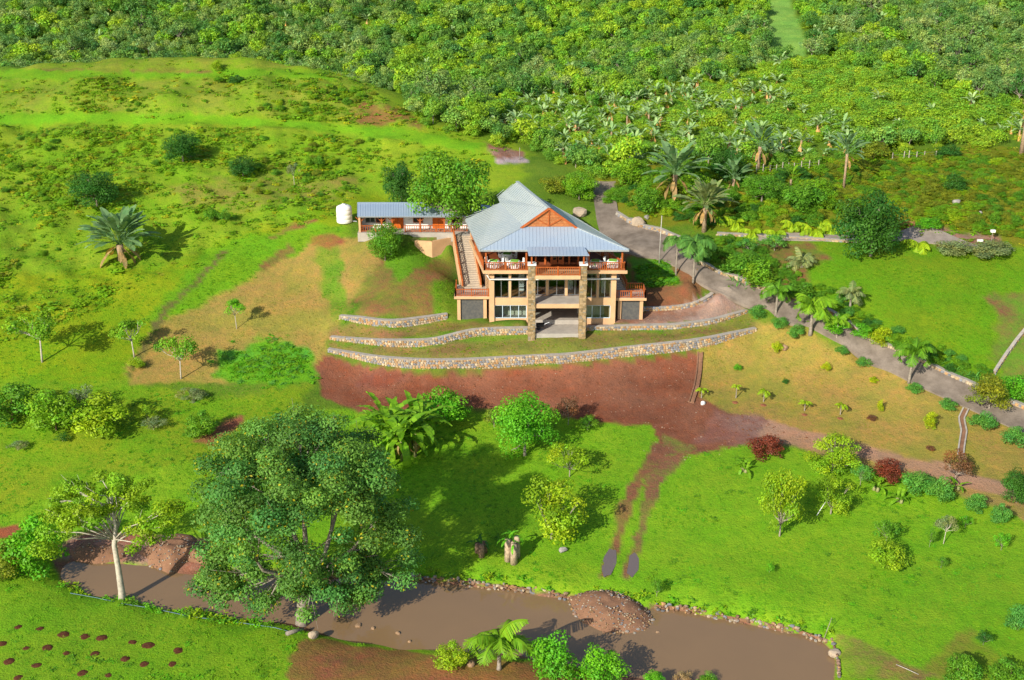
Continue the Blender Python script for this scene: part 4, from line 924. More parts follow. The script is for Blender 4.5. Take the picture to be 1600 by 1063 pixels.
# ------------------------------------------------------------------ big pondside trees
def big_tree():
    rg = np.random.default_rng(77); p = G(472, 977); o = empty('rain_tree', p - (0, 0, .1)); tag(o, 'huge spreading blue green tree overhanging the muddy pond', 'tree')
    C = []; Rr = []
    for i in range(150):
        d = unit(rg.normal(size=3))
        if d[2] < -.35: d[2] *= -.6
        r = rg.uniform(1.0, 1.9); m_ = rg.uniform(.7, 1.02) if i > 25 else rg.uniform(.2, .7)
        C.append((d[0] * 9.6 * m_ + .4, d[1] * 9.0 * m_ + 3.0, 10.4 + d[2] * 7.6 * m_)); Rr.append(r)
    for i in range(70):     # low hanging skirt over the water and to both sides
        a = rg.uniform(-math.pi - .3, .35); C.append((math.cos(a) * rg.uniform(3.5, 9.8) + .5, math.sin(a) * rg.uniform(1.5, 4.5) + 1.8, rg.uniform(2.6, 6.5))); Rr.append(rg.uniform(.9, 1.5))
    V, T = clump_leaves(rg, C, Rr, 120000, .25, .56, .18, .32, .52, .2)
    f = rg.random(len(T)) < .035; T[f] = np.array((4.2, 1.5, .4)) * rg.uniform(.7, 1.1, (f.sum(), 1))      # rusty seed heads
    mesh_obj('crown', quads_mesh('crown', V, T), LM['blue'], o)
    mb = MB(); fork = np.array([.2, .6, 3.4]); mb.tube([(0, 0, -.6), (0, .1, .8), (.1, .3, 2.2), fork], [.75, .52, .44, .42], 12)
    mains = []
    for tx, ty, tz in ((-5.5, 1.5, 10), (-2.5, 5.5, 13.5), (1.0, 3.0, 15.5), (4.5, 5.5, 12.5), (6.5, 1.5, 9.5), (2.0, -3.0, 9.5), (-3.2, -2.6, 9.0)):
        e = np.array([tx, ty, tz]); m1 = fork * .65 + e * .35 + rg.uniform(-.6, .6, 3); m2 = fork * .3 + e * .7 + rg.uniform(-.7, .7, 3); ln = np.array([fork - (0, 0, .3), m1, m2, e]); mb.tube(ln, [.30, .22, .15, .06], 9); mains += [m1 * .5 + m2 * .5, m2, e * .5 + m2 * .5, m1]
    mains = np.array(mains)
    for i in range(0, len(C), 2):
        c = np.array(C[i]); st = mains[np.argmin(np.linalg.norm(mains - c, axis=1) + np.maximum(0, mains[:, 2] - c[2]) * 1.0)]; m2 = st * .4 + c * .6 + rg.uniform(-.35, .35, 3)
        mb.tube([st, m2, c], [.085, .05, .015], 6)
        for _ in range(3): mb.tube([m2, c + rg.uniform(-1.2, 1.2, 3)], [.035, .01], 4)
    mesh_obj('trunk', mb.mesh('trunk', smooth=True), bark, o)
big_tree()
def left_tree():
    rg = np.random.default_rng(31); p = G(191, 937); o = empty('pale_trunk_tree', p - (0, 0, .1)); tag(o, 'tall tree with bare pale trunk and yellow green airy crown on the pond bank', 'tree')
    C = []; Rr = []
    for i in range(60):
        a = rg.uniform(0, 6.28); r = rg.uniform(.8, 5.2); C.append((math.cos(a) * r - .4, math.sin(a) * r * .8 + 1, 11.0 - r * r * .09 + rg.uniform(-2.6, 1.2))); Rr.append(rg.uniform(.5, 1.0))
    for q in ((-5.6, -.5, 7.4), (-6.2, -1, 6.0), (-5.0, 0, 8.8), (-5.8, .5, 4.9), (4.6, .4, 9.2), (5.2, 1.5, 8.6)): C.append(q); Rr.append(1.1)
    V, T = clump_leaves(rg, C, Rr, 13000, .25, .6, .14, .2, .55, .2); mesh_obj('crown', quads_mesh('crown', V, T), LM['yel'], o)
    mb = MB(); lead = np.array([(0, 0, -.5), (.05, 0, 1), (0, .1, 3.5), (-.1, .2, 5.6), (.15, .5, 7.4), (-.1, .7, 9.0), (.2, .9, 10.6)]); mb.tube(lead, [.42, .30, .25, .22, .16, .11, .05], 11)
    for i in range(0, len(C), 2):
        c = np.array(C[i]); k = rg.integers(3, 6); st = lead[k] * (1 - (f := rg.random())) + lead[min(k + 1, 6)] * f
        if st[2] > c[2] - .4: st = lead[3] * .7 + lead[4] * .3
        m1 = st * .55 + c * .45 + np.array([0, 0, rg.uniform(-.2, .5)]) + rg.uniform(-.3, .3, 3); m2 = st * .2 + c * .8 + rg.uniform(-.25, .25, 3)
        mb.tube([st, m1, m2, c], [.075, .055, .035, .012], 6)
        for _ in range(2): mb.tube([m2, c + rg.uniform(-.9, .9, 3)], [.03, .01], 4)
    mesh_obj('trunk', mb.mesh('trunk', smooth=True), pale_bark, o)
left_tree()

# ------------------------------------------------------------------ trees and shrubs, one by one: kind, u, v (foot), width px, height px, leaf, name, label, category
PLANTS = [
 ('bush0', 62, 893, 95, 105, 'bright', 'leafy_shrub', 'bright leafy shrub on the pond edge left of the pale trunk', 'shrub'),
 ('bush1', 14, 900, 60, 62, 'olive', 'leafy_shrub', 'olive shrub at the left picture edge by the pond', 'shrub'),
 ('round0', 602, 407, 60, 62, 'mid', 'round_bush', 'round dense green bush in front of the annexe veranda', 'bush'),
 ('round1', 628, 322, 62, 80, 'dark', 'broadleaf_tree', 'compact dark green tree behind the annexe roof', 'tree'),
 ('broad0', 704, 374, 138, 138, 'mid', 'broadleaf_tree', 'large light green tree spreading over the annexe roof', 'tree'),
 ('round2', 820, 712, 112, 108, 'bright', 'round_tree', 'round topped bright green tree at the edge of the red earth', 'tree'),
 ('bush2', 697, 660, 78, 62, 'bright', 'round_bush', 'bright rounded bush right of the banana clump', 'bush'),
 ('open0', 888, 664, 42, 52, 'brown', 'reddish_shrub', 'brownish red shrub standing on the edge of the red earth', 'shrub'),
 ('open1', 772, 668, 40, 36, 'olive', 'dry_shrub', 'small dry shrub between the round bush and round tree', 'shrub'),
 ('airy0', 862, 842, 112, 105, 'yel', 'fruit_tree', 'yellow green fruit tree in the middle of the lawn', 'tree'),
 ('open2', 890, 745, 70, 62, 'yel', 'fruit_tree', 'smaller sparse fruit tree behind the yellow green one', 'tree'),
 ('open1', 918, 672, 45, 24, 'mid', 'low_shrub', 'low shrub at the lawn corner under the brownish red shrub', 'shrub'),
 ('bush3', 866, 1062, 84, 88, 'bright', 'pond_bush', 'bright green bush on the near bank right of the palm', 'bush'),
 ('bush0', 940, 1066, 82, 66, 'bright', 'pond_bush', 'lower bright green bush at the bottom edge beside its taller neighbour', 'bush'),
 ('bush1', 706, 1042, 58, 46, 'yel', 'croton_bush', 'yellow green croton bush left of the pond palm', 'bush'),
 ('bush2', 1020, 1072, 36, 30, 'bright', 'pond_bush', 'small bright bush cut by the bottom edge', 'bush'),
 ('open0', 1068, 1070, 34, 26, 'straw', 'pale_tuft', 'pale straw tuft at the bottom edge of the pond', 'shrub'),
 ('bush3', 1106, 1072, 34, 28, 'mid', 'pond_bush', 'small dark green bush at the bottom edge right of the straw tuft', 'bush'),
 # right garden
 ('bush0', 1195, 714, 58, 40, 'red', 'red_shrub', 'dark red leaved shrub beside the track junction', 'shrub'),
 ('bush1', 1386, 750, 52, 40, 'red', 'red_shrub', 'dark red leaved shrub further right along the lower track', 'shrub'),
 ('airy1', 1218, 838, 72, 128, 'yel', 'young_tree', 'leaning yellow green young tree below the first red shrub', 'tree'),
 ('airy2', 1300, 740, 92, 62, 'yel', 'young_tree', 'spreading young tree top left of the second red shrub', 'tree'),
 ('airy0', 1298, 803, 70, 66, 'yel', 'young_tree', 'yellow green young tree propped by a pale stick', 'tree'),
 ('open1', 1344, 758, 36, 40, 'teal', 'garden_shrub', 'pale teal shrub between the young tree and second red shrub', 'shrub'),
 ('bush2', 1432, 768, 60, 36, 'teal', 'flowering_shrub', 'teal green shrub just right of the second red shrub', 'shrub'),
 ('bush3', 1468, 782, 48, 42, 'teal', 'flowering_shrub', 'rounded teal green shrub lower on the slope by the orange leaved tree', 'shrub'),
 ('bush0', 1524, 798, 38, 32, 'teal', 'flowering_shrub', 'teal shrub at the lower track, left of a smaller one', 'shrub'),
 ('bush1', 1562, 818, 32, 38, 'teal', 'flowering_shrub', 'smaller teal shrub beside the lower track at far right', 'shrub'),
 ('round0', 1588, 785, 56, 56, 'dark', 'round_bush', 'dark round bush on the right edge above the lower track', 'bush'),
 ('open2', 1492, 752, 50, 56, 'brown', 'orange_tree', 'thin orange leaved tree by the stone gutter on the dry lawn', 'tree'),
 ('bush2', 1386, 886, 62, 50, 'yel', 'garden_shrub', 'yellow green shrub alone in the middle of the right lawn', 'shrub'),
 ('open0', 1384, 850, 46, 44, 'mid', 'garden_shrub', 'sparse green shrub just behind the lone yellow green one', 'shrub'),
 ('open1', 1452, 855, 18, 40, 'mid', 'sapling', 'upright green sapling in the right lawn', 'sapling'),
 ('thin0', 1474, 850, 40, 52, 'grey', 'bare_sapling', 'almost leafless grey sapling next to the upright one', 'sapling'),
 ('open2', 1508, 824, 22, 24, 'bright', 'small_shrub', 'small bright shrub below the lower track on the right lawn', 'shrub'),
 ('open0', 1564, 860, 28, 34, 'bright', 'small_shrub', 'bright upright shrub near the right edge of the lawn', 'shrub'),
 ('open1', 1470, 888, 20, 24, 'mid', 'small_shrub', 'tiny shrub low on the right lawn', 'shrub'),
 ('open2', 1536, 1008, 26, 30, 'dark', 'small_shrub', 'dark little shrub low down at the right', 'shrub'),
 ('bush3', 1590, 985, 46, 50, 'teal', 'leafy_shrub', 'leafy shrub cut by the right edge low on the lawn', 'shrub'),
 ('bush0', 1500, 1066, 60, 56, 'mid', 'leafy_shrub', 'leafy shrub in the lower right corner thicket', 'shrub'),
 ('bush1', 1575, 1072, 70, 44, 'mid', 'leafy_shrub', 'broad shrub in the very lower right corner', 'shrub'),
 ('open0', 1026, 932, 26, 34, 'mid', 'small_shrub', 'little shrub on the far pond bank beside the ruts', 'shrub'),
 ('open1', 1202, 895, 20, 20, 'bright', 'small_shrub', 'tiny shrub in the middle of the bright lawn', 'shrub'),
 # dry lawn specimens
 ('bush2', 1213, 551, 20, 21, 'lime', 'garden_shrub', 'lime yellow shrub nearest the end of the long stone wall', 'shrub'),
 ('bush3', 1291, 579, 17, 16, 'lime', 'garden_shrub', 'lime shrub in the middle of the dry lawn', 'shrub'),
 ('bush0', 1153, 578, 14, 11, 'bright', 'garden_shrub', 'small bright shrub near the drain on the dry lawn', 'shrub'),
 ('bush1', 1227, 599, 11, 9, 'dark', 'garden_shrub', 'tiny dark green shrub on the dry lawn', 'shrub'),
 ('bush2', 1366, 597, 17, 9, 'lime', 'garden_shrub', 'flat little lime shrub below the drive hedge', 'shrub'),
 ('bush3', 1375, 643, 13, 22, 'lime', 'garden_shrub', 'narrow upright lime shrub on the dry lawn', 'shrub'),
 ('bush0', 1453, 669, 24, 30, 'lime', 'garden_shrub', 'taller lime shrub towards the right end of the dry lawn', 'shrub'),
 ('bush1', 1362, 656, 18, 9, 'brown', 'garden_shrub', 'flat orange brown plant on the dry lawn', 'shrub'),
 ('bush2', 1454, 703, 15, 8, 'brown', 'garden_shrub', 'small orange plant beside the gutter on the dry lawn', 'shrub'),
 # hedge plants along the drive
 ('bush0', 1185, 496, 32, 22, 'teal', 'drive_shrub', 'round shrub at the tip of the stone terraces beside the drive', 'shrub'),
 ('bush1', 1218, 512, 30, 20, 'teal', 'drive_shrub', 'second rounded shrub down the lower edge of the drive', 'shrub'),
 ('bush2', 1245, 528, 30, 23, 'teal', 'drive_shrub', 'third rounded shrub down the drive, left of a palm foot', 'shrub'),
 ('bush3', 1316, 553, 23, 15, 'teal', 'drive_shrub', 'low shrub below the short palm on the drive edge', 'shrub'),
 ('bush0', 1350, 571, 28, 15, 'teal', 'drive_shrub', 'low shrub midway along the drive edge before the tall palm', 'shrub'),
 ('bush1', 1428, 613, 26, 18, 'teal', 'drive_shrub', 'shrub just right of the tall drive palm foot', 'shrub'),
 ('bush2', 1482, 639, 30, 18, 'teal', 'drive_shrub', 'shrub on the drive edge before the stone gutter', 'shrub'),
 ('bush3', 1536, 668, 46, 28, 'teal', 'drive_shrub', 'broad shrub on the drive edge just past the stone gutter', 'shrub'),
 ('bush0', 1588, 695, 42, 32, 'teal', 'drive_shrub', 'last shrub on the drive edge at the right picture border', 'shrub'),
 ('airy1', 1545, 640, 80, 60, 'olive', 'bare_tree', 'twiggy olive tree overhanging the lower end of the drive', 'tree'),
 ('bush1', 1580, 622, 60, 44, 'bright', 'leafy_shrub', 'bright shrub mass above the lower end of the drive', 'shrub'),
 # upper side of the drive
 ('round1', 1360, 400, 112, 118, 'dark', 'broadleaf_tree', 'big dark glossy tree beside the upper path', 'tree'),
 ('bush2', 1160, 432, 70, 42, 'mid', 'leafy_shrub', 'leafy shrub below the palm cluster at the drive bend', 'shrub'),
 ('bush3', 1186, 448, 66, 44, 'fresh', 'leafy_shrub', 'fresh green shrub inside the drive curve', 'shrub'),
 ('open1', 1210, 392, 44, 30, 'teal', 'leafy_shrub', 'sparse grey green shrub on the bare bank', 'shrub'),
 ('open2', 1170, 395, 40, 28, 'teal', 'leafy_shrub', 'sparse shrub on the bare bank nearer the palms', 'shrub'),
 ('bush0', 1376, 538, 40, 30, 'lime', 'yellow_flower_shrub', 'shrub covered in yellow flowers on the drive wall', 'shrub'),
 ('bush1', 1250, 470, 46, 34, 'mid', 'leafy_shrub', 'leafy shrub behind the kerb wall between two palms', 'shrub'),
 ('bush2', 1310, 520, 50, 30, 'bright', 'leafy_shrub', 'bright low shrub behind the kerb wall by the short palm', 'shrub'),
 ('bush3', 1345, 528, 40, 26, 'bright', 'leafy_shrub', 'bright low shrub left of the yellow flowers', 'shrub'),
 ('bush0', 1420, 548, 44, 22, 'fresh', 'leafy_shrub', 'fresh low shrub right of the yellow flowers', 'shrub'),
 # left slope
 ('round0', 152, 322, 84, 56, 'dark', 'broadleaf_tree', 'dark leafy tree right behind the large traveller palm on the left slope', 'tree'),
 ('round2', 286, 252, 66, 46, 'dark', 'round_bush', 'large dark bush high on the left hillside', 'bush'),
 ('round1', 380, 276, 54, 38, 'dark', 'round_bush', 'dark bush lower right of the large one on the hillside', 'bush'),
 ('thin1', 460, 290, 26, 36, 'grey', 'dead_shrub', 'pale almost dead shrub on the hillside above the tank', 'shrub'),
 ('thin0', 66, 566, 100, 82, 'fresh', 'pale_stem_tree', 'thin pale stemmed tree on the far left meadow', 'tree'),
 ('thin1', 210, 558, 72, 62, 'fresh', 'pale_stem_tree', 'thin flat topped tree left of two others on the dry slope edge', 'tree'),
 ('thin2', 283, 592, 72, 72, 'fresh', 'pale_stem_tree', 'thin forked tree on the dry grass with a long shadow', 'tree'),
 ('thin0', 370, 514, 40, 52, 'bright', 'pale_stem_tree', 'smallest thin tree alone high on the dry slope', 'tree'),
 ('bush3', 215, 574, 30, 18, 'yel', 'small_shrub', 'yellow green shrub at the foot of a thin tree', 'shrub'),
 ('bush0', 20, 656, 96, 64, 'mid', 'hedge_shrub', 'dark green shrub at the left edge of the shrub row', 'shrub'),
 ('bush1', 88, 672, 100, 76, 'fresh', 'hedge_shrub', 'tallest shrub of the left shrub row', 'shrub'),
 ('bush2', 165, 676, 98, 66, 'yel', 'hedge_shrub', 'yellow green twiggy shrub at the right end of the shrub row', 'shrub'),
 ('open0', 128, 646, 60, 46, 'grey', 'hedge_shrub', 'greyish shrub behind the middle of the shrub row', 'shrub'),
 ('open1', 232, 660, 44, 34, 'yel', 'hedge_shrub', 'loose yellow green shrub just past the shrub row', 'shrub'),
 ('open2', 302, 630, 50, 26, 'grey', 'small_shrub', 'low grey green shrub below the dry grass', 'shrub'),
 ('bush1', 316, 682, 50, 46, 'mid', 'leafy_shrub', 'leafy shrub just above the crown of the huge tree', 'shrub'),
 ('open0', 240, 672, 42, 22, 'grey', 'small_shrub', 'low grey shrub in the meadow above the pale trunk tree', 'shrub'),
 ('open1', 28, 704, 34, 18, 'grey', 'small_shrub', 'greyish twig heap in the left meadow', 'shrub'),
 ('open2', 98, 690, 26, 14, 'dark', 'small_shrub', 'small dark shrub in the left meadow', 'shrub'),
 ('bush0', 340, 110, 22, 17, 'yel', 'small_shrub', 'yellow green bush on the rim of the hill plateau', 'shrub'),
 ('bush1', 370, 130, 26, 14, 'dark', 'small_shrub', 'dark bush on the bank under the hill plateau', 'shrub'),
 ('bush2', 330, 345, 26, 22, 'mid', 'small_shrub', 'bush on the meadow uphill of the ditch', 'shrub'),
 ('bush3', 352, 345, 20, 20, 'mid', 'small_shrub', 'smaller bush touching its neighbour uphill of the ditch', 'shrub'),
 # slope right of the bend
 ('bush0', 985, 290, 60, 46, 'fresh', 'leafy_shrub', 'rounded shrub above the drive gateway', 'shrub'),
 ('bush1', 1010, 330, 50, 44, 'mid', 'leafy_shrub', 'shrub on the bank over the boulders', 'shrub'),
 ('round1', 1140, 282, 64, 58, 'dark', 'broadleaf_tree', 'dark tree in the shrub slope above the ferns', 'tree'),
 ('round2', 1190, 315, 70, 44, 'mid', 'leafy_shrub', 'mid green shrub on the slope above the ferns', 'shrub'),
 ('bush2', 1250, 330, 70, 50, 'mid', 'leafy_shrub', 'wide shrub uphill from the fern row', 'shrub'),
 ('bush3', 1280, 315, 50, 40, 'fresh', 'leafy_shrub', 'fresh shrub left of the big dark glossy tree', 'shrub'),
 ('bush0', 1090, 310, 60, 44, 'fresh', 'leafy_shrub', 'fresh shrub between the two traveller palms', 'shrub'),
 ('bush1', 1490, 300, 34, 34, 'dark', 'small_shrub', 'dark shrub alone on the olive slope at right', 'shrub'),
 ('bush2', 1480, 248, 40, 24, 'dark', 'small_shrub', 'dark shrub by the upper road on the right', 'shrub'),
 ('bush3', 1365, 248, 46, 30, 'olive', 'small_shrub', 'olive bush beside the fence posts', 'shrub'),
 ('bush0', 1555, 350, 24, 22, 'mid', 'small_shrub', 'round shrub near the white lamp', 'shrub'),
 ('bush1', 1490, 398, 60, 26, 'grey', 'leafy_shrub', 'grey green shrub on the top edge of the right lawn', 'shrub'),
 ('bush2', 1550, 402, 70, 26, 'grey', 'leafy_shrub', 'wide grey green shrub under the white lamp', 'shrub'),
 ('bush3', 1448, 358, 40, 20, 'bright', 'leafy_shrub', 'bright shrub on the bend of the upper path', 'shrub'),
 ('round0', 905, 312, 66, 46, 'fresh', 'leafy_shrub', 'shrub on the knoll rim left of the drive gateway', 'shrub'),
 ('bush1', 870, 300, 56, 30, 'olive', 'leafy_shrub', 'olive shrub on the knoll behind the roof', 'shrub'),
]
for k, u, v, wp, hp, lm, nm, lab, cat in PLANTS:
    put(k, u, v, wp, hp, lm, nm, lab, cat, bk=pale_bark if k.startswith('thin') else (brown_bark if k.startswith('bush') else None))

# ------------------------------------------------------------------ palms, bananas, ferns
palm(780, 1046, 2.6, 3.6, 'low feathery palm on the near pond bank', 14, 'fresh', tr=.17, tilt=(-.5, .45))
palm(1420, 598, 3.9, 2.9, 'tallest palm on the lower edge of the drive', 13, 'mid', tr=.15, lean=(.08, 0))
palm(1212, 493, 3.2, 2.7, 'palm on the drive edge nearest the stone terraces', 12, 'mid', tr=.13)
palm(1266, 523, 3.6, 3.3, 'fuller palm on the drive edge with yellowing fronds', 15, 'fresh', tr=.2)
palm(1307, 530, 2.4, 2.0, 'short palm between the fuller and tallest drive palms', 10, 'fresh', tr=.1)
palm(1328, 482, 1.9, 2.3, 'grey green palm behind the drive wall on the slope', 12, 'grey', tr=.14)
palm(1083, 442, 5.4, 3.4, 'drooping palm at the inner side of the drive bend', 15, 'blue', tr=.12, tilt=(-.8, .1))
palm(1056, 430, 5.0, 2.7, 'slender palm left of the drooping one on the bend', 9, 'blue', tr=.1, tilt=(-.8, .1))
palm(1252, 416, .5, 2.6, 'grey green cycad on the bare bank', 18, 'grey', 'cycad', .25, cat='cycad', tilt=(-.3, .6))
for u, v, hm, L, lab in ((1193, 628, 1.4, 1.1, 'young palm on the dry lawn, second from the drain'), (1150, 622, 1.6, .8, 'thin pale young palm on the dry lawn'), (1096, 622, 1.2, 1.0, 'young palm beside the drain at the dry lawn corner'),
                         (1257, 642, 1.1, 1.0, 'young palm on the dry lawn, third in the row'), (1313, 648, 1.3, 1.1, 'young palm at the right end of the dry lawn row')):
    palm(u, v, hm, L, lab, 8, 'yel', 'young_palm', .06, cat='palm', tilt=(-.4, .3))
ravenala(190, 408, 2.4, 5.6, 'large traveller palm with several stems on the left meadow', 66, 'rav', az=.3, dead=14, r0=.42)
ravenala(1100, 362, 3.6, 4.2, 'grey leaved traveller palm above the drive bend', 48, 'grey', dead=14, r0=.28)
ravenala(1053, 318, 4.2, 5.2, 'tall traveller palm upslope of the drive bend', 42, 'rav', dead=8, r0=.28)
ravenala(1185, 265, 3.5, 4.0, 'dark traveller palm near the left end of the fence posts', 26, 'rav', r0=.22)
ravenala(1318, 296, 5.2, 3.8, 'tall slim trunked traveller palm on the olive slope', 24, 'rav', r0=.16, dead=3)
ravenala(1145, 300, 2.0, 3.4, 'low traveller palm amid the shrubs above the drive', 22, 'rav', r0=.2)
ravenala(1235, 292, 1.2, 2.6, 'small traveller palm below the fence posts', 9, 'fresh', r0=.15, dead=2)
ravenala(1596, 240, 6.5, 2.6, 'bare brown trunked palm at the right picture edge', 8, 'straw', r0=.3, dead=6)
def banana(u, v, L, n, label, mat='fresh', trunks=4, name='banana_plant', hm=1.8, spread=.8, bk=None, dead=3, r0=.2):
    p = G(u, v); o = empty(name, p - (0, 0, .1)); tag(o, label, 'banana plant')
    for k in range(trunks):
        a = 2.4 * k; x, y = spread * math.cos(a) * (k > 0), spread * math.sin(a) * (k > 0); h = hm * rnd.uniform(.7, 1.1)
        mb = MB(); mb.tube([(x, y, 0), (x, y, h * .5), (x * 1.1, y * 1.1, h)], [r0, r0 * .9, r0 * .75], 9); mesh_obj('stem', mb.mesh('stem', smooth=True), bk or plain('banana_stem', (.30,.30,.12), .7, .3, 3), o)
        for i in range(n // trunks + 1):
            s = L * rnd.uniform(.75, 1.1); mesh_obj('leaf', BANANA[rnd.randrange(3)], LM[mat], o, loc=(x * 1.1, y * 1.1, h), rot=(rnd.uniform(-.2, .2), -rnd.uniform(-.75, .3), 2.4 * i + k + rnd.uniform(-.3, .3)), scale=(s, s * .72, s))
        for i in range(dead):
            s = L * .5; mesh_obj('dead_leaf', BANANA[1], LM['straw'], o, loc=(x, y, h * .8), rot=(0, 1.2, 2.1 * i + k), scale=(s, s * .5, s))
banana(628, 706, 4.3, 110, 'big banana clump beside the crown of the huge tree', 'fresh', 10, hm=3.0, spread=1.8)
banana(802, 875, 1.6, 6, 'chopped pale banana stumps with a few new leaves on the lawn', 'bright', 5, hm=2.3, spread=.5, r0=.36, bk=plain('dry_fibre', (.55,.42,.28), .9, .25, 4, .1, bmp=.7), dead=6)
banana(752, 866, 1.3, 6, 'smaller dark banana stump left of the pale stumps', 'dark', 4, hm=1.5, spread=.45, r0=.32, bk=plain('dark_fibre', (.30,.20,.13), .9, .25, 4, .1, bmp=.7), dead=4)
for u, v, lab in ((1165, 738, 'heliconia clump at the top corner of the bright lawn'), (1371, 768, 'heliconia clump left under the second red shrub'), (1408, 786, 'heliconia clump right under the second red shrub'), (1497, 766, 'heliconia clump under the orange leaved tree')):
    banana(u, v, 1.7, 9, lab, 'fresh', 2, 'heliconia_plant', .5, .4, dead=0)
    bpy.data.objects[[o.name for o in COL.objects if o.name.startswith('heliconia_plant')][-1]]['category'] = 'plant'
k = 0
for u, v, L in ((1150, 352, 2.3), (1175, 366, 2.4), (1213, 368, 2.3), (1240, 356, 2.0), (1270, 366, 2.6), (1302, 360, 2.4), (1285, 352, 2.0), (1128, 345, 2.0), (1435, 386, 2.4)):
    o = palm(u, v, .55, L, ['second','third','fourth','sixth','seventh','last','fifth','first'][k] + ' tree fern from the left in the row above the drive' if u < 1400 else 'bright tree fern alone beside the upper path', 11, 'yel', 'tree_fern', .14, cat='fern', tilt=(-.75, -.2), group='tree ferns above the drive' if u < 1400 else None); k += 1
for i, (u, v) in enumerate(((1470, 575), (1490, 580), (1510, 590), (1530, 597), (1450, 560), (1165, 450), (1150, 442), (1400, 545))):
    p = G(u, v); o = empty('strap_leaf_plant', p); tag(o, ('strap leaved clump behind the drive wall, ' + ['right of the yellow flowers', 'second right of the tallest drive palm', 'third right of the tallest drive palm', 'nearest the gutter wall', 'behind the tallest drive palm', 'right one at the drive bend', 'left one at the drive bend', 'just right under the yellow flowers'][i]), 'plant', 'strap leaved clumps along the drive wall')
    for j in range(16): s = rnd.uniform(.9, 1.5); mesh_obj('leaf', BANANA[j % 3], LM['teal'], o, loc=(rnd.uniform(-.5, .5), rnd.uniform(-.3, .3), 0), rot=(0, -rnd.uniform(-.3, .3), rnd.uniform(0, 6.28)), scale=(s, s * .35, s))

# ------------------------------------------------------------------ scattered masses (nobody could count them): instancing by geometry nodes
def scatter(name, P_, S_, sources, label, cat):
    """P_ (n,3), S_ (n,3) scale; sources: list of (mesh, material)"""
    n = len(P_); src = bpy.data.collections.new(name + '_kit')
    for i, (me, mt) in enumerate(sources):
        so = bpy.data.objects.new('%s_kit_piece' % name, me)
        if mt is not None:
            if not me.materials: me.materials.append(mt)
            if me.materials[0] is not mt: so.material_slots[0].link = 'OBJECT'; so.material_slots[0].material = mt
        src.objects.link(so)
    me = bpy.data.meshes.new(name); me.vertices.add(n); me.vertices.foreach_set('co', np.asarray(P_, np.float32).ravel())
    a = me.attributes.new('scl', 'FLOAT_VECTOR', 'POINT'); a.data.foreach_set('vector', np.asarray(S_, np.float32).ravel())
    rg = np.random.default_rng(n); ro = np.zeros((n, 3), np.float32); ro[:, 2] = rg.uniform(0, 6.28, n); ro[:, :2] = rg.uniform(-.12, .12, (n, 2))
    a = me.attributes.new('rot', 'FLOAT_VECTOR', 'POINT'); a.data.foreach_set('vector', ro.ravel())
    me.update(); o = bpy.data.objects.new(name, me); COL.objects.link(o); tag(o, label, cat, None, 'stuff')
    ng = bpy.data.node_groups.new(name, 'GeometryNodeTree'); ng.interface.new_socket('Geometry', in_out='INPUT', socket_type='NodeSocketGeometry'); ng.interface.new_socket('Geometry', in_out='OUTPUT', socket_type='NodeSocketGeometry')
    gi = ng.nodes.new('NodeGroupInput'); go = ng.nodes.new('NodeGroupOutput'); ip = ng.nodes.new('GeometryNodeInstanceOnPoints'); ci = ng.nodes.new('GeometryNodeCollectionInfo')
    ci.inputs[0].default_value = src; ci.inputs[1].default_value = True; ci.inputs[2].default_value = True
    sa = ng.nodes.new('GeometryNodeInputNamedAttribute'); sa.data_type = 'FLOAT_VECTOR'; sa.inputs[0].default_value = 'scl'
    ra = ng.nodes.new('GeometryNodeInputNamedAttribute'); ra.data_type = 'FLOAT_VECTOR'; ra.inputs[0].default_value = 'rot'
    L = ng.links.new; L(gi.outputs[0], ip.inputs['Points']); L(ci.outputs[0], ip.inputs['Instance']); ip.inputs['Pick Instance'].default_value = True
    L(sa.outputs[0], ip.inputs['Scale']); e2r = ng.nodes.new('FunctionNodeEulerToRotation'); L(ra.outputs[0], e2r.inputs[0]); L(e2r.outputs[0], ip.inputs['Rotation'])
    rv = ng.nodes.new('FunctionNodeRandomValue'); rv.data_type = 'INT'; rv.inputs[4].default_value = 0; rv.inputs[5].default_value = len(sources) - 1
    L(rv.outputs[2], ip.inputs['Instance Index']); L(ip.outputs[0], go.inputs[0])
    md = o.modifiers.new('scatter', 'NODES'); md.node_group = ng
    return o
def sample_world(n, x0, x1, y0, y1, seed):
    rg = np.random.default_rng(seed); x = rg.uniform(x0, x1, n); y = rg.uniform(y0, y1, n); z = gz(x, y); u, v = proj(x, y, z)
    return x, y, z, u, v, rg
def thin(x, y, d):
    cell = {}; keep = []
    for i in range(len(x)):
        c = (int(x[i] // d), int(y[i] // d)); ok = True
        for a in (-1, 0, 1):
            for b in (-1, 0, 1):
                for j in cell.get((c[0] + a, c[1] + b), ()):
                    if (x[i] - x[j]) ** 2 + (y[i] - y[j]) ** 2 < d * d: ok = False
        if ok: keep.append(i); cell.setdefault(c, []).append(i)
    return np.array(keep)
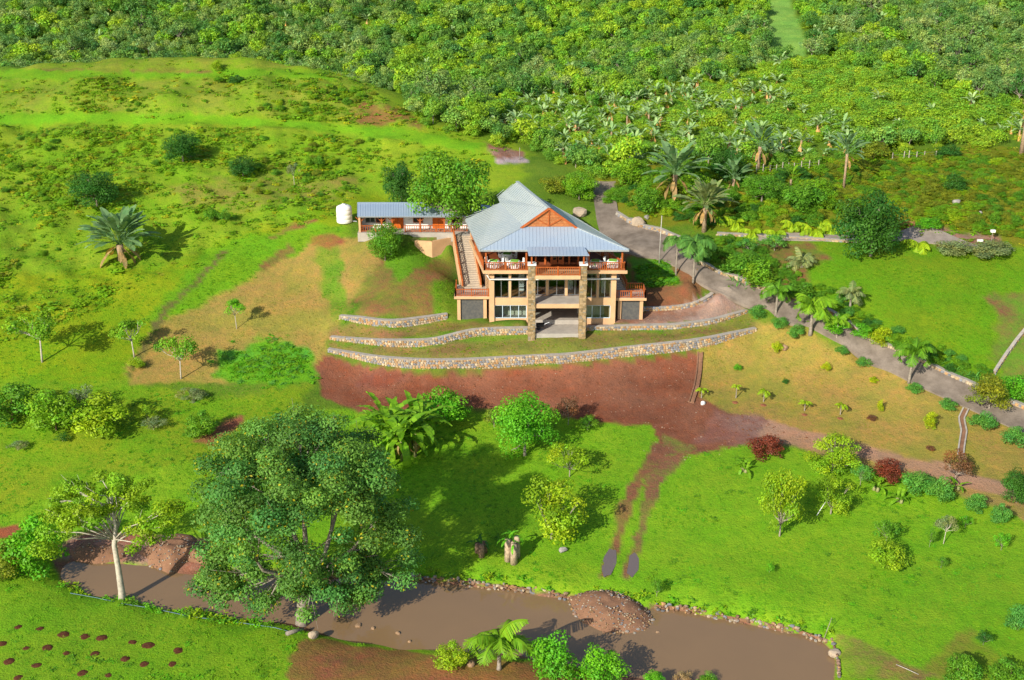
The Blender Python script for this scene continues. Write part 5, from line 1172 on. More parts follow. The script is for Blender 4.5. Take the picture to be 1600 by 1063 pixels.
# forest tree kit
for i in range(4): lib_tree('wood%d' % i, 80 + i, 18, 1200, .085, .58, .42, (.13, .24), -.5, .35, .02, 5, .5)
for i in range(3): lib_tree('gum%d' % i, 90 + i, 18, 1000, .07, .6, .4, (.10, .2), -.6, .35, .018, 9, .25, fill=.3)
for i in range(2): lib_tree('dome%d' % i, 95 + i, 24, 1300, .08, .30, .62, (.16, .26), -.2, .2, .015, 3, .7)
def rav_mesh(seed):
    rg = np.random.default_rng(seed); mb = MB(); r_ = random.Random(seed)
    for i in range(17):
        L = r_.uniform(.42, .62); b_ = blade(L, .15, .5, .3, 4, .2, 1.2, .01, i + seed); a = r_.uniform(0, 6.28); ti = r_.uniform(-.9, .3); dead = i > 13
        if dead: ti = -1.9
        ca, sa, ct, st = math.cos(a), math.sin(a), math.cos(ti), math.sin(ti); k = len(mb.v)
        for (x, y, z), c in zip(b_.v, b_.c):
            x, z = x * ct - z * st, x * st + z * ct; mb.v.append((x * ca - y * sa, x * sa + y * ca, z + .42))
            mb.c.append((2.9 * c[0], 1.05 * c[1], .9) if dead else tuple(q * 1.15 for q in c))
        mb.f += [tuple(q + k for q in f) for f in b_.f]
    tr = MB().tube([(0, 0, -.05), (0, 0, .25), (0, 0, .44)], [.045, .035, .045], 6)
    return mb.mesh('crown'), tr.mesh('trunk')
for i in range(4): LIB['rav%d' % i] = rav_mesh(200 + i)
FOREST = [(560,118),(650,188),(760,218),(850,238),(930,286),(1000,266),(1060,258),(1180,262),(1400,236),(1900,205),(1900,-200),(560,-200)]
CLEAR = [(1184,4),(1190,-40),(1234,-40),(1266,70),(1262,98),(1203,90)]
RAVZ = [(770,205),(800,165),(850,145),(930,160),(1010,150),(1060,118),(1150,125),(1215,150),(1260,185),(1330,222),(1330,250),(1180,262),(1000,262),(930,282),(850,240)]
RAVZ2 = [(1520,225),(1540,185),(1620,180),(1640,225)]
THICK = [(1080,150),(1200,105),(1290,95),(1420,135),(1520,160),(1640,170),(1640,215),(1500,232),(1330,228),(1260,190)]
DARKZ = [(1400,40),(1640,30),(1640,165),(1520,155),(1430,115)]
fx, fy, fz, fu, fv, rg = sample_world(60000, -190, 190, 150, 350, 71)
inf = (pip_sd(fu, fv, FOREST) > 0) | (fy > 232)
inf &= (np.abs(fx) < fy * .52 + 8) & (pip_sd(fu, fv, CLEAR) < 0) & ~((fy < 225) & (fu < 640) & (fv > 60))
idx = np.where(inf)[0]; fx, fy, fz, fu, fv = fx[idx], fy[idx], fz[idx], fu[idx], fv[idx]
k = thin(fx, fy, 1.95); fx, fy, fz, fu, fv = fx[k], fy[k], fz[k], fu[k], fv[k]
ravm = np.maximum(pip_sd(fu, fv, RAVZ), pip_sd(fu, fv, RAVZ2)) + vnoise(fx, fy, 7, 55) * 16 + rg.uniform(-14, 14, len(fx)) > 0; thm = pip_sd(fu, fv, THICK) > 0; dkm = pip_sd(fu, fv, DARKZ) > 0
kind = np.full(len(fx), 'wood'); q = rg.random(len(fx)); patch = vnoise(fx, fy, 28, 9)
kind[(patch > .15) & (q < .6)] = 'gum'; kind[(fu < 620) & (q < .7)] = 'gum'; kind[q > .95] = 'rav'; kind[thm & (q < .97)] = 'dome'; kind[dkm] = 'gum'; kind[ravm & (q < .70)] = 'rav'; kind[ravm & (q >= .70)] = 'dome'
hgt = rg.uniform(2.6, 4.7, len(fx)) * np.where(rg.random(len(fx)) < .05, 1.4, 1); hgt[kind == 'dome'] = rg.uniform(1.5, 2.8, (kind == 'dome').sum()); hgt[kind == 'rav'] = rg.uniform(2.2, 4.3, (kind == 'rav').sum())
wid = np.where(kind == 'dome', rg.uniform(3.0, 5.0, len(fx)), np.where(kind == 'rav', hgt * rg.uniform(.7, .95, len(fx)), hgt * rg.uniform(.8, 1.25, len(fx))))
DEEP = leaf('wood_leaf_deep', (.080,.220,.035), (.12,.28,.045))
FLEAF = {'wood': [leaf('wood_leaf_a', (.20,.42,.024), (.34,.54,.03)), leaf('wood_leaf_b', (.14,.34,.03), (.22,.42,.04)), leaf('wood_leaf_a', (0, 0, 0)), leaf('wood_leaf_c', (.17,.36,.05), (.26,.44,.07)), DEEP], 'gum': [leaf('gum_leaf', (.18,.33,.065), (.27,.40,.10)), leaf('gum_leaf_dark', (.12,.27,.06), (.19,.33,.07)), leaf('gum_leaf', (0, 0, 0)), leaf('gum_leaf_pale', (.22,.36,.10), (.30,.42,.13)), DEEP],
         'dome': [leaf('dome_leaf', (.24,.44,.024), (.36,.52,.035)), leaf('dome_leaf_b', (.19,.40,.028), (.28,.46,.04))], 'rav': [leaf('rav_leaf', (.25,.39,.14), (.32,.45,.19), .25), leaf('rav_leaf_b', (.22,.36,.13), (.28,.42,.18), .25)]}
vis = (fu > -20) & (fu < 1620) & (fv > -60); order = np.argsort(-(wid * hgt) / (fy ** 2) - 10 * vis * 0)
near = [i for i in order if vis[i]][:290]; nearset = set(near)
FLAB = {'wood': 'round crowned broadleaf tree in the forest', 'gum': 'loose grey green tree in the forest', 'dome': 'low domed thicket tree on the slope', 'rav': 'pale leaved traveller palm in the grove'}
FCAT = {'wood': 'tree', 'gum': 'tree', 'dome': 'tree', 'rav': 'palm'}; FNAM = {'wood': 'forest_tree', 'gum': 'forest_gum_tree', 'dome': 'thicket_tree', 'rav': 'grove_traveller_palm'}
NV = {'wood': 4, 'gum': 3, 'dome': 2, 'rav': 4}
trunk_r = plain('fibrous_palm_trunk', (.42,.30,.19)); trunk_w = bark
for i in near:
    kd = str(kind[i]); cr, tr = LIB['%s%d' % (kd, rnd.randrange(NV[kd]))]
    o = empty(FNAM[kd], (fx[i], fy[i], fz[i] - .3), rnd.uniform(0, 6.28), (wid[i], wid[i], hgt[i])); tag(o, FLAB[kd] + (', left of the roof' if fu[i] < 780 else ', behind the roof' if fu[i] < 980 else ', above the drive bend' if fu[i] < 1300 else ', at the far right'), FCAT[kd], FNAM[kd].replace('_', ' ') + 's on the hillside')
    mesh_obj('crown', cr, FLEAF[kd][rnd.randrange(len(FLEAF[kd]))], o); mesh_obj('trunk', tr, trunk_r if kd == 'rav' else trunk_w, o)
rest = np.array([i for i in range(len(fx)) if i not in nearset])
src_all = {}
for kd in NV:
    sel = rest[kind[rest] == kd]
    if not len(sel): continue
    src = []
    for j in range(NV[kd]):
        for mt in FLEAF[kd]: src.append((LIB['%s%d' % (kd, j)][0], mt))
    nm, lb, ct = {'wood': ('broadleaf_forest', 'dense mixed green broadleaf forest covering the far hillside', 'forest'), 'gum': ('grey_green_forest', 'darker grey green woodland on the upper hillside', 'forest'), 'dome': ('thicket', 'continuous light green thicket on the hillside', 'thicket'), 'rav': ('palm_undergrowth', 'scattered far traveller palms among the forest', 'palms')}[kd]
    scatter(nm, np.stack([fx[sel], fy[sel], fz[sel] - .3], 1), np.stack([wid[sel], wid[sel], hgt[sel]], 1), src, lb, ct)
# undergrowth filling gaps below the forest
ux, uy, uz, uu_, uv_, rg = sample_world(20000, -190, 190, 150, 340, 72)
m_ = ((pip_sd(uu_, uv_, FOREST) > -3) | (uy > 228)) & (np.abs(ux) < uy * .5 + 6) & (pip_sd(uu_, uv_, CLEAR) < 0) & ~((uy < 226) & (uu_ < 640) & (uv_ > 60))
m_ = np.where(m_)[0]; m_ = m_[thin(ux[m_], uy[m_], 1.7)]
sz = rg.uniform(1.6, 3.0, len(m_))
scatter('forest_undergrowth', np.stack([ux[m_], uy[m_], uz[m_] - .2], 1), np.stack([sz, sz, sz * rg.uniform(.5, .9, len(m_))], 1), [(LIB['bush%d' % j][0], mt) for j in range(2) for mt in (FLEAF['dome'][0], FLEAF['wood'][0], FLEAF['wood'][1])], 'leafy undergrowth below the forest trees', 'undergrowth')

# tussocks, weeds and grass
def tuft_mesh(seed, n, size, spread, up):
    rg = np.random.default_rng(seed); pos = rg.normal(size=(n, 3)) * np.array([spread, spread, 0]); pos[:, 2] = rg.uniform(.05, up, n)
    nrm = unit(rg.normal(size=(n, 3)) * .6 + np.array([0, 0, 1.3])); V = leaf_quads(rg, pos, nrm, size, .5); g = rg.uniform(.88, 1.2, n); h = rg.uniform(-.1, .2, n)
    return quads_mesh('tuft', V, np.stack([g * (1 + h), g, g * .9], 1))
TUFT = [tuft_mesh(300 + i, 26, .34, .24, .5) for i in range(4)]
def green_at(x, y):
    r = np.hypot(x, y); a = np.arctan2(x, y); i = np.clip(np.round(np.interp(r, RR, np.arange(len(RR)))).astype(int), 0, len(RR) - 1); j = np.clip(np.round(np.interp(a, PH, np.arange(len(PH)))).astype(int), 0, len(PH) - 1)
    return GCOL[i, j]
hx, hy, hz, hu, hv, rg = sample_world(110000, -110, 90, 125, 226, 73)
rsd = np.maximum(pip_sd(hu, hv, ROUGH[0]), pip_sd(hu, hv, ROUGH[1])); c_ = green_at(hx, hy); den = sstep(-.5, .7, vnoise(hx, hy, 8, 31) + .6 * vnoise(hx, hy, 2.6, 32)) * .9 + .12
flat = (pip_sd(hu, hv, [(-500,178),(300,178),(640,203),(760,226),(740,236),(600,216),(300,194),(-500,192)]) > -2) | (pip_sd(hu, hv, [(-100,98),(150,90),(300,84),(480,96),(500,122),(-100,122)]) > 0)
m_ = np.where((rsd > 0) & (rg.random(len(hx)) < den * np.where(flat, .06, .62) * np.where(hv > 300, .55, 1.0)) & (np.abs(hx) < hy * .46 + 4))[0]
sz = rg.uniform(.45, 1.15, len(m_)) * (1 + .7 * (rg.random(len(m_)) < .10)); lo = rg.random(len(m_))
olive_t = leaf('tussock_olive', (.20,.30,.018), (.30,.36,.03), .3); green_t = leaf('tussock_green', (.16,.38,.014), (.25,.45,.016), .35); straw_t = leaf('tussock_straw', (.33,.30,.07), (.30,.24,.07), .2); yell_t = leaf('tussock_yellow', (.40,.46,.014), (.36,.40,.02), .3)
scatter('hillside_tussocks', np.stack([hx[m_], hy[m_], hz[m_] - .08], 1), np.stack([sz * 1.2, sz * 1.2, sz * rg.uniform(.3, .75, len(m_))], 1), [(TUFT[j], mt) for j, mt in ((0, green_t), (1, green_t), (2, green_t), (3, olive_t), (0, green_t), (1, yell_t), (2, green_t), (3, green_t), (1, green_t))], 'rough grass tussocks and weeds over the hillside', 'tussocks')
gx, gy_, gz_, gu, gv, rg = sample_world(150000, -75, 75, 76, 160, 74)
c_ = green_at(gx, gy_); ratio = c_[:, 1] / (c_[:, 0] + .001); ratio_l = ratio; rg2 = np.random.default_rng(991)
ok = (gz_ > WATER + .35) & (np.abs(gx) < gy_ * .46 + 3) & (rg.random(len(gx)) < np.clip((ratio - 1.15) / 1.2, 0, 1)) & (rsd_ if False else True)
ok &= ~((np.abs(gx - 4) < 11.5) & (gy_ > 135) & (gy_ < 158)); ok &= ~((gx > -21) & (gx < 3) & (gy_ > 154))
d_ = DR.reshape(-1, 3); ok &= np.array([True] * len(gx))
m_ = np.where(ok)[0]
near_road = np.zeros(len(m_), bool)
for i in range(0, len(d_), 3): near_road |= (gx[m_] - d_[i, 0]) ** 2 + (gy_[m_] - d_[i, 1]) ** 2 < .8
m_ = m_[~near_road]; m_ = m_[rg.random(len(m_)) < .55 + .45 * vnoise(gx[m_], gy_[m_], 4, 61)]; sz = rg.uniform(.2, .5, len(m_))
lawn_t = leaf('lawn_blade', (.155,.410,.014), (.22,.43,.016), .3); lawn_d = leaf('lawn_blade_deep', (.125,.360,.016), (.17,.41,.016), .3)
scatter('lawn_grass', np.stack([gx[m_], gy_[m_], gz_[m_] - .05], 1), np.stack([sz, sz, sz * rg.uniform(.2, .55, len(m_))], 1), [(TUFT[j], mt) for j in range(4) for mt in (lawn_t, lawn_d)], 'short bright green grass of the lawns', 'grass')

# ------------------------------------------------------------------ rocks, rubble, pond edges
import bmesh
def rock_mesh(seed, sub=2, flat=.75):
    bm = bmesh.new(); bmesh.ops.create_icosphere(bm, subdivisions=sub, radius=.5); r_ = random.Random(seed)
    pl = [(np.array(unit(np.array([r_.gauss(0, 1) for _ in range(3)]))), r_.uniform(.30, .46)) for _ in range(9)]
    for v in bm.verts:
        c = np.array(v.co)
        for n, d in pl:
            k = float(c @ n)
            if k > d: c = c - n * (k - d)
        c = c * (1 + r_.uniform(-.04, .04)); c[2] *= flat; v.co = c
    me = bpy.data.meshes.new('rock'); bm.to_mesh(me); bm.free(); return me
ROCK = [rock_mesh(400 + i) for i in range(5)]; PEB = [rock_mesh(420 + i, 1, .7) for i in range(4)]
rock_tan = plain('tan_boulder', (.46,.36,.25), .9, .25, 1.5, .15, c2=(.28,.23,.18), bmp=.7); rock_grey = plain('grey_boulder', (.36,.34,.31), .9, .25, 1.5, .15, c2=(.22,.20,.18), bmp=.7)
rock_brown = plain('brown_stone', (.40,.25,.14), .9, .3, 2, .15, c2=(.22,.15,.10), bmp=.7)
for u, v, wpx, mt, nm, lab in ((905, 337, 27, rock_tan, 'boulder', 'large tan boulder beside the drive behind the right roof slope'), (998, 352, 26, rock_tan, 'boulder', 'biggest boulder on the planter at the drive bend'), (985, 348, 16, rock_grey, 'boulder', 'left grey boulder on the planter at the drive bend'), (1010, 342, 12, rock_grey, 'boulder', 'small upper boulder on the planter at the drive bend'),
                               (1494, 318, 15, rock_grey, 'boulder', 'grey boulder alone on the olive slope'), (1532, 334, 8, rock_grey, 'boulder', 'small stone on the olive slope right of the grey boulder'), (1098, 632, 10, white, 'pale_stone', 'white stone at the corner of the dry lawn'), (490, 996, 20, rock_tan, 'boulder', 'cut pale boulder on the near bank under the huge tree'),
                               (736, 1040, 15, rock_brown, 'boulder', 'orange brown rock beside the pond palm'), (880, 862, 15, rock_grey, 'flat_stone', 'flat grey stone on the lawn beside the banana stumps'), (1304, 1024, 22, rock_tan, 'boulder', 'tan boulder at the right corner of the pond'), (1225, 546, 14, rock_brown, 'flat_stone', 'brown flat stone below the second drive shrub'), (930, 1050, 10, rock_tan, 'boulder', 'small rock on the near bank between palm and bush')):
    p = G(u, v); s = wpx * mpp(p); tag(mesh_obj(nm, ROCK[rnd.randrange(5)], mt, loc=p + (0, 0, s * .2), rot=(0, 0, rnd.uniform(0, 6)), scale=(s, s * .8, s * .95)), lab, 'rock')
def joined_rocks(mb, pts_, sizes, src, rg, flat=1.):
    for p, s in zip(pts_, sizes):
        me = src[rg.randrange(len(src))]; a = rg.uniform(0, 6.28); ca, sa = math.cos(a), math.sin(a); c = rg.choice(STONE_COLS + [(.36,.22,.14), (.32,.20,.14), (.30,.17,.10), (.34,.20,.12), (.55,.48,.40)]); f = rg.uniform(.42, .85)
        sx = s * rg.uniform(.8, 1.3); vs = [(p[0] + (v.co.x * ca - v.co.y * sa) * sx, p[1] + (v.co.x * sa + v.co.y * ca) * s, p[2] + v.co.z * s * flat) for v in me.vertices]
        mb.add(vs, [tuple(q.vertices) for q in me.polygons], tuple(x * f for x in c))
def rubble(name, poly, top, n, label, edge, seed, soil):
    """heap of soil and broken stone standing in the pond"""
    ring = np.array([P(u, v, WATER)[:2] for u, v in poly]); c = ring.mean(0); rg = random.Random(seed); o = empty(name, (c[0], c[1], WATER)); tag(o, label, 'rubble')
    mb = MB(); K = 9; M = len(ring) * 3; fine = []
    for i in range(M): k = i / 3; a = int(k); fine.append(ring[a] * (1 - (k - a)) + ring[(a + 1) % len(ring)] * (k - a))
    vs = []; 
    for j in range(K):
        t_ = j / (K - 1)
        for q in fine: r_ = c + (q - c) * (1.06 - t_); vs.append((r_[0], r_[1], WATER - .3 + (top + .3) * math.sin(min(1, t_ * 1.25) * math.pi / 2) + vnoise(r_[0], r_[1], .8, seed) * .12 * (t_ > .1)))
    mb.add(vs, [(j*M+i, j*M+(i+1) % M, (j+1)*M+(i+1) % M, (j+1)*M+i) for j in range(K-1) for i in range(M)]); mb.add([vs[(K-1)*M + i] for i in range(M)], [tuple(range(M))]); h = mb.build('soil', soil, o, True)
    pp_ = []; sz = []
    for _ in range(n):
        a = rg.uniform(0, M - .01); i = int(a); e = fine[i] * (1 - (a - i)) + fine[(i + 1) % M] * (a - i); t_ = 1 - rg.random() ** (2.2 if edge else .6) if False else (rg.random() ** (1.6 if edge else .55)); t_ = 1 - t_ if not edge else t_ * .8
        r_ = c + (e - c) * (1.02 - t_ * .98); z = WATER - .3 + (top + .3) * math.sin(min(1, (t_ * .98 + .04) * 1.25) * math.pi / 2); s = rg.uniform(.06, .24) * (1.7 if t_ < .12 and edge else 1); pp_.append((r_[0], r_[1], z + s * .12)); sz.append(s)
    mb = MB(); joined_rocks(mb, pp_, sz, PEB, rg); q = mb.build('stones', stone_m, o); q['kind'] = 'stuff'
    return o
soil_m = plain('brown_rubble_soil', (.27,.145,.085), .95, .2, 1.2, .1, c2=(.19,.10,.06), bmp=.8)
rubble('rubble_mound', [(884,932),(905,922),(950,920),(985,930),(1012,948),(1024,968),(1012,985),(985,992),(945,990),(910,975),(892,958)], 1.05, 750, 'brown gravel and rubble mound standing in the pond', True, 5, soil_m)
rubble('rubble_spit', [(205,872),(230,848),(270,836),(315,842),(345,870),(338,892),(300,888),(265,898),(235,886)], 1.5, 520, 'heap of broken stones and soil on the far bank behind the pale trunk', True, 8, soil_m)
rubble('gravel_spit', [(88,872),(110,850),(160,842),(210,848),(222,870),(200,880),(140,882)], .9, 300, 'low gravel spit on the far left bank of the pond', True, 9, soil_m)
def bank(px, hh, label, size=.22):
    q = np.array([P(u, v, WATER - .1) for u, v in px]); s = np.r_[0, np.cumsum(np.linalg.norm(np.diff(q, axis=0), axis=1))]; tt = np.linspace(0, s[-1], int(s[-1] / .8)); q = np.stack([np.interp(tt, s, q[:, i]) for i in range(3)], 1)
    q[:, 0] += vnoise(tt, tt * 0, 2.0, 3) * .15; q[:, 1] += vnoise(tt, tt * 0 + 9, 1.6, 4) * .25
    o = empty('stone_bank', q[len(q)//2]); tag(o, label, 'bank', None, 'thing'); rg = random.Random(int(q[0][0] * 7)); mb = MB(); pp_ = []; sz = []
    for i in range(len(q) - 1):
        for _ in range(9):
            k = rg.random(); p = q[i] * (1-k) + q[i+1] * k; z = rg.random(); s_ = rg.uniform(.6, 1.6) * size * 1.3; pp_.append((p[0], p[1] + z * .45 - .75, p[2] + z * hh * .9 + .05)); sz.append(s_)
    joined_rocks(mb, pp_, sz, PEB, rg, 1.1); r_ = mb.build('stones', stone_m, o); r_['kind'] = 'stuff'
    mb = MB(); n = len(q); vs = [(p[0], p[1] - .5 + k * .5, p[2] - .4 + z) for p in q for k, z in ((0, 0), (.2, hh + .25), (.5, hh + .1))]
    mb.add(vs, [(i*3+j, (i+1)*3+j, (i+1)*3+j+1, i*3+j+1) for i in range(n-1) for j in range(2)]); mb.build('earth', soil_m, o)
bank([(640,901),(700,908),(760,914),(840,924),(885,932)], .6, 'mossy stone pond edge left of the rubble mound')
bank([(1020,948),(1060,950),(1110,960),(1180,972),(1240,986),(1296,1002),(1306,1030),(1310,1062)], .6, 'stone pond edge right of the rubble mound')
bank([(556,903),(600,899),(636,901)], .5, 'dark stone pond edge under the huge tree')
for u, v, wpx, lab in ((560, 978, 13, 'left rock in the shallows below the huge tree'), (583, 982, 9, 'middle rock in the shallows below the huge tree'), (622, 990, 10, 'right rock in the shallows below the huge tree'), (640, 1003, 8, 'rock in the shallows nearest the near bank'), (1028, 988, 7, 'small rock in the water right of the rubble mound')):
    p = P(u, v, WATER); s = wpx * mpp(p); tag(mesh_obj('water_rock', ROCK[rnd.randrange(5)], rock_brown, loc=p, rot=(0, 0, rnd.uniform(0, 6)), scale=(s, s * .8, s * .8)), lab, 'rock')
# log, prop stick, blue hose
def stick(name, a, b, r0, mat, label, cat):
    o = MB(); m_ = (np.array(a) + np.array(b)) / 2 + (0, 0, .02); o.tube([a, m_, b], [r0, r0 * .9, r0 * .7], 8); tag(o.build(name, mat, None, True), label, cat)
pa, pb = G(448, 993), G(474, 986); stick('log', pa + (0, 0, .15), pb + (0, 0, .2), .2, bark, 'pale log lying at the foot of the huge tree', 'log')
pa = G(1276, 806); stick('prop_stick', pa, pa + (.9, .6, 1.2), .04, white, 'pale stick propping the young tree on the right lawn', 'stick')
pa, pb = G(1400, 1040), G(1435, 1056); stick('pole_on_ground', pa + (0, 0, .1), pb + (0, 0, .12), .035, plain('bleached_wood', (.5,.46,.38), .9), 'white pole lying at the right corner of the pond', 'pole')
pa = G(1285, 1005); stick('leaning_stick', pa, pa + (.7, .5, 2.2), .03, bark, 'thin stick leaning on the pond edge at right', 'stick')
hp = [G(u, v) + (0, 0, .07) for u, v in ((110,928),(150,935),(195,945),(240,952),(300,965),(360,972),(430,982),(452,988))]
hm_ = MB(); hm_.tube(hp, [.03] * len(hp), 6); tag(hm_.build('hose_pipe', plain('blue_hose', (.13,.22,.26), .5, .1, 2), None, True), 'pale blue hose laid along the near pond bank', 'hose')
# planting mounds
mul = plain('dark_mulch', (.150,.055,.028), .95, .3, 4, .1, bmp=.9)
def mound_mesh(seed):
    rg = random.Random(seed); mb = MB(); vs = [(0, 0, .16)]
    for j, (r_, z) in enumerate(((.28, .14), (.5, .06), (.62, -.06))):
        for i in range(12): a = i * math.pi / 6; e = r_ * rg.uniform(.85, 1.15); vs.append((math.cos(a) * e, math.sin(a) * e, z + rg.uniform(-.02, .03)))
    fs = [(0, 1 + i, 1 + (i + 1) % 12) for i in range(12)] + [(1 + j*12 + i, 1 + (j+1)*12 + i, 1 + (j+1)*12 + (i+1) % 12, 1 + j*12 + (i+1) % 12) for j in range(2) for i in range(12)]
    return mb.add(vs, fs).mesh('planting_mound', smooth=True)
MND = [mound_mesh(i) for i in range(3)]
for u, v in ((28,980),(62,983),(99,992),(133,995),(159,997),(207,1004),(232,1009),(278,1017),(3,1006),(41,1013),(74,1013),(104,1021),(148,1022),(195,1030),(225,1038),(269,1038),(14,1034),(57,1040),(128,1052),(169,1055),(29,1059)):
    s = rnd.uniform(.5, .85); tag(mesh_obj('planting_mound', MND[rnd.randrange(3)], mul, loc=G(u, v), rot=(0, 0, rnd.uniform(0, 6)), scale=(s, s * rnd.uniform(.8, 1.3), s * .7)), 'dark soil planting mound in the lower left lawn', 'soil mound', 'planting mounds in the lower left lawn')
for u, v, lab in ((1149, 628, 'bare soil ring under the thin pale young palm'), (1193, 632, 'bare soil ring under the second young palm'), (1257, 647, 'bare soil ring under the third young palm'), (1313, 653, 'bare soil ring under the last young palm')):
    tag(mesh_obj('planting_mound', MND[1], plain('red_soil', (.28,.11,.055), .95, .2, 3, .1), loc=G(u, v) - (0, 0, .05), scale=(.7, .8, .5)), lab, 'soil mound')

# ------------------------------------------------------------------ water tank, posts, lamp, fence, drains
def tank():
    p = G(538.5, 347); o = empty('water_tank', p); tag(o, 'white plastic water tank standing left of the annexe', 'tank'); pw = plain('white_plastic', (.80,.79,.74), .4, .04, 1, .4)
    mb = MB(); prof = [(1.02, 0), (1.08, .08), (1.08, .5), (1.05, .54), (1.08, .58), (1.08, 1.1), (1.05, 1.14), (1.08, 1.18), (1.08, 1.75), (1.05, 1.79), (1.07, 1.83), (1.0, 2.2), (.55, 2.42), (.3, 2.45)]
    vs = [(p[0] + r_ * math.cos(a), p[1] + r_ * math.sin(a), p[2] + z) for r_, z in prof for a in np.linspace(0, 2 * math.pi, 25)[:-1]]
    mb.add(vs, [(j*24+i, j*24+(i+1) % 24, (j+1)*24+(i+1) % 24, (j+1)*24+i) for j in range(len(prof)-1) for i in range(24)] + [tuple(range((len(prof)-1)*24, len(prof)*24))]); mb.build('body', pw, o, True)
    mb = MB(); mb.tube([p + (0, 0, 2.44), p + (0, 0, 2.58)], [.28, .27], 16); mb.build('lid', pw, o, True)
    mb = MB(); mb.tube([p + (1.1, -.1, .15), p + (1.7, -.2, .15), p + (1.75, -.2, -.1)], [.04] * 3, 6); mb.build('pipe', alu, o)
tank()
p = G(1030, 412); mb = MB(); mb.tube([p - (0, 0, .3), p + (0, 0, 3.2), p + (.05, 0, 6.4)], [.07, .06, .05], 8); tag(mb.build('utility_pole', plain('grey_pole', (.45,.43,.38), .7, .1, 3), None, True), 'slim grey pole at the lower edge of the drive bend', 'pole')
p = G(812, 250); mb = MB(); mb.tube([p - (0, 0, .2), p + (0, 0, 1.9)], [.06, .05], 7); tag(mb.build('marker_post', bark, None, True), 'single grey post on the knoll behind the house', 'post')
p = G(1549, 378); o = empty('garden_lamp', p); tag(o, 'white headed garden lamp beside the upper path', 'lamp'); mb = MB(); mb.tube([p - (0, 0, .2), p + (0, 0, 1.3)], [.05, .05], 8); mb.build('post', bark, o)
B('lamp_head', white, o, (p + (-.28, -.18, 1.3), p + (.28, .18, 1.62)))
p = G(1531, 379); o = empty('low_lamp', p); tag(o, 'low white ground light beside the upper path', 'lamp'); B('lamp_head', white, o, (p + (-.35, -.15, .12), p + (.35, .15, .4))); B('stake', bark, o, (p + (-.05, -.05, -.2), p + (.05, .05, .12)))
def fence(px, label):
    o = empty('post_fence', G(*px[len(px)//2])); tag(o, label, 'fence'); q = [G(u, v) for u, v in px]; gp = plain('weathered_post', (.48,.42,.34), .9, .2, 4, .1)
    for i in q: h = rnd.uniform(.95, 1.3); x = rnd.uniform(-.05, .05); mb = MB(); mb.tube([i - (0, 0, .3), i + (x, 0, h)], [.08, .07], 8); mb.build('post', gp, o)
    for z in (.45, .85):
        mb = MB(); mb.tube([i + (0, -.11, z) for i in q], [.012] * len(q), 4); mb.build('wire', alu, o)
fence([(1182,270),(1192,269),(1203,268),(1213,268),(1222,267),(1232,266),(1241,265),(1252,264),(1264,263),(1279,262)], 'row of pale fence posts along the upper road left of the tall slim palm')
fence([(1394,251),(1412,249),(1420,248),(1432,248),(1444,247),(1462,246)], 'short row of fence posts at the right of the upper road')
def drain(px, wd, label, mat):
    q = [G(u, v) for u, v in px]; s = np.r_[0, np.cumsum([np.linalg.norm(b - a) for a, b in zip(q[:-1], q[1:])])]; tt = np.linspace(0, s[-1], int(s[-1] / .6) + 2); q = np.stack([np.interp(tt, s, np.array(q)[:, i]) for i in range(3)], 1); q[:, 2] = gz(q[:, 0], q[:, 1])
    t = np.gradient(q[:, :2], axis=0); t /= np.linalg.norm(t, axis=1)[:, None]; nr = np.stack([-t[:, 1], t[:, 0], t[:, 0] * 0], 1); o = empty('drain_channel', q[0]); tag(o, label, 'drain'); n = len(q)
    def sw(name, off, mt):
        vs = np.stack([q + nr * a + np.array([0, 0, z]) for a, z in off], 1).reshape(-1, 3); k = len(off); MB().add(vs, [(i*k+j, i*k+(j+1) % k, (i+1)*k+(j+1) % k, (i+1)*k+j) for i in range(n-1) for j in range(k)] + [tuple(range(k)), tuple((n-1)*k+j for j in range(k))[::-1]]).build(name, mt, o)
    sw('channel_bed', [(-wd/2, -.2), (wd/2, -.2), (wd/2, .06), (-wd/2, .06)], soil_m)
    for sg in (-1, 1): sw('kerb', [(sg*wd/2, -.2), (sg*(wd/2+.16), -.2), (sg*(wd/2+.16), .2), (sg*wd/2, .2)], mat)
drain([(1094,552),(1092,580),(1088,605),(1080,630)], .35, 'earth drain with low kerbs down the edge of the red earth', plain('earth_kerb', (.24,.12,.07), .9, .2, 3))
drain([(1509,640),(1502,655),(1506,675),(1502,700),(1501,712)], .4, 'pale concrete gutter crossing the dry lawn to the lower track', cap_m)
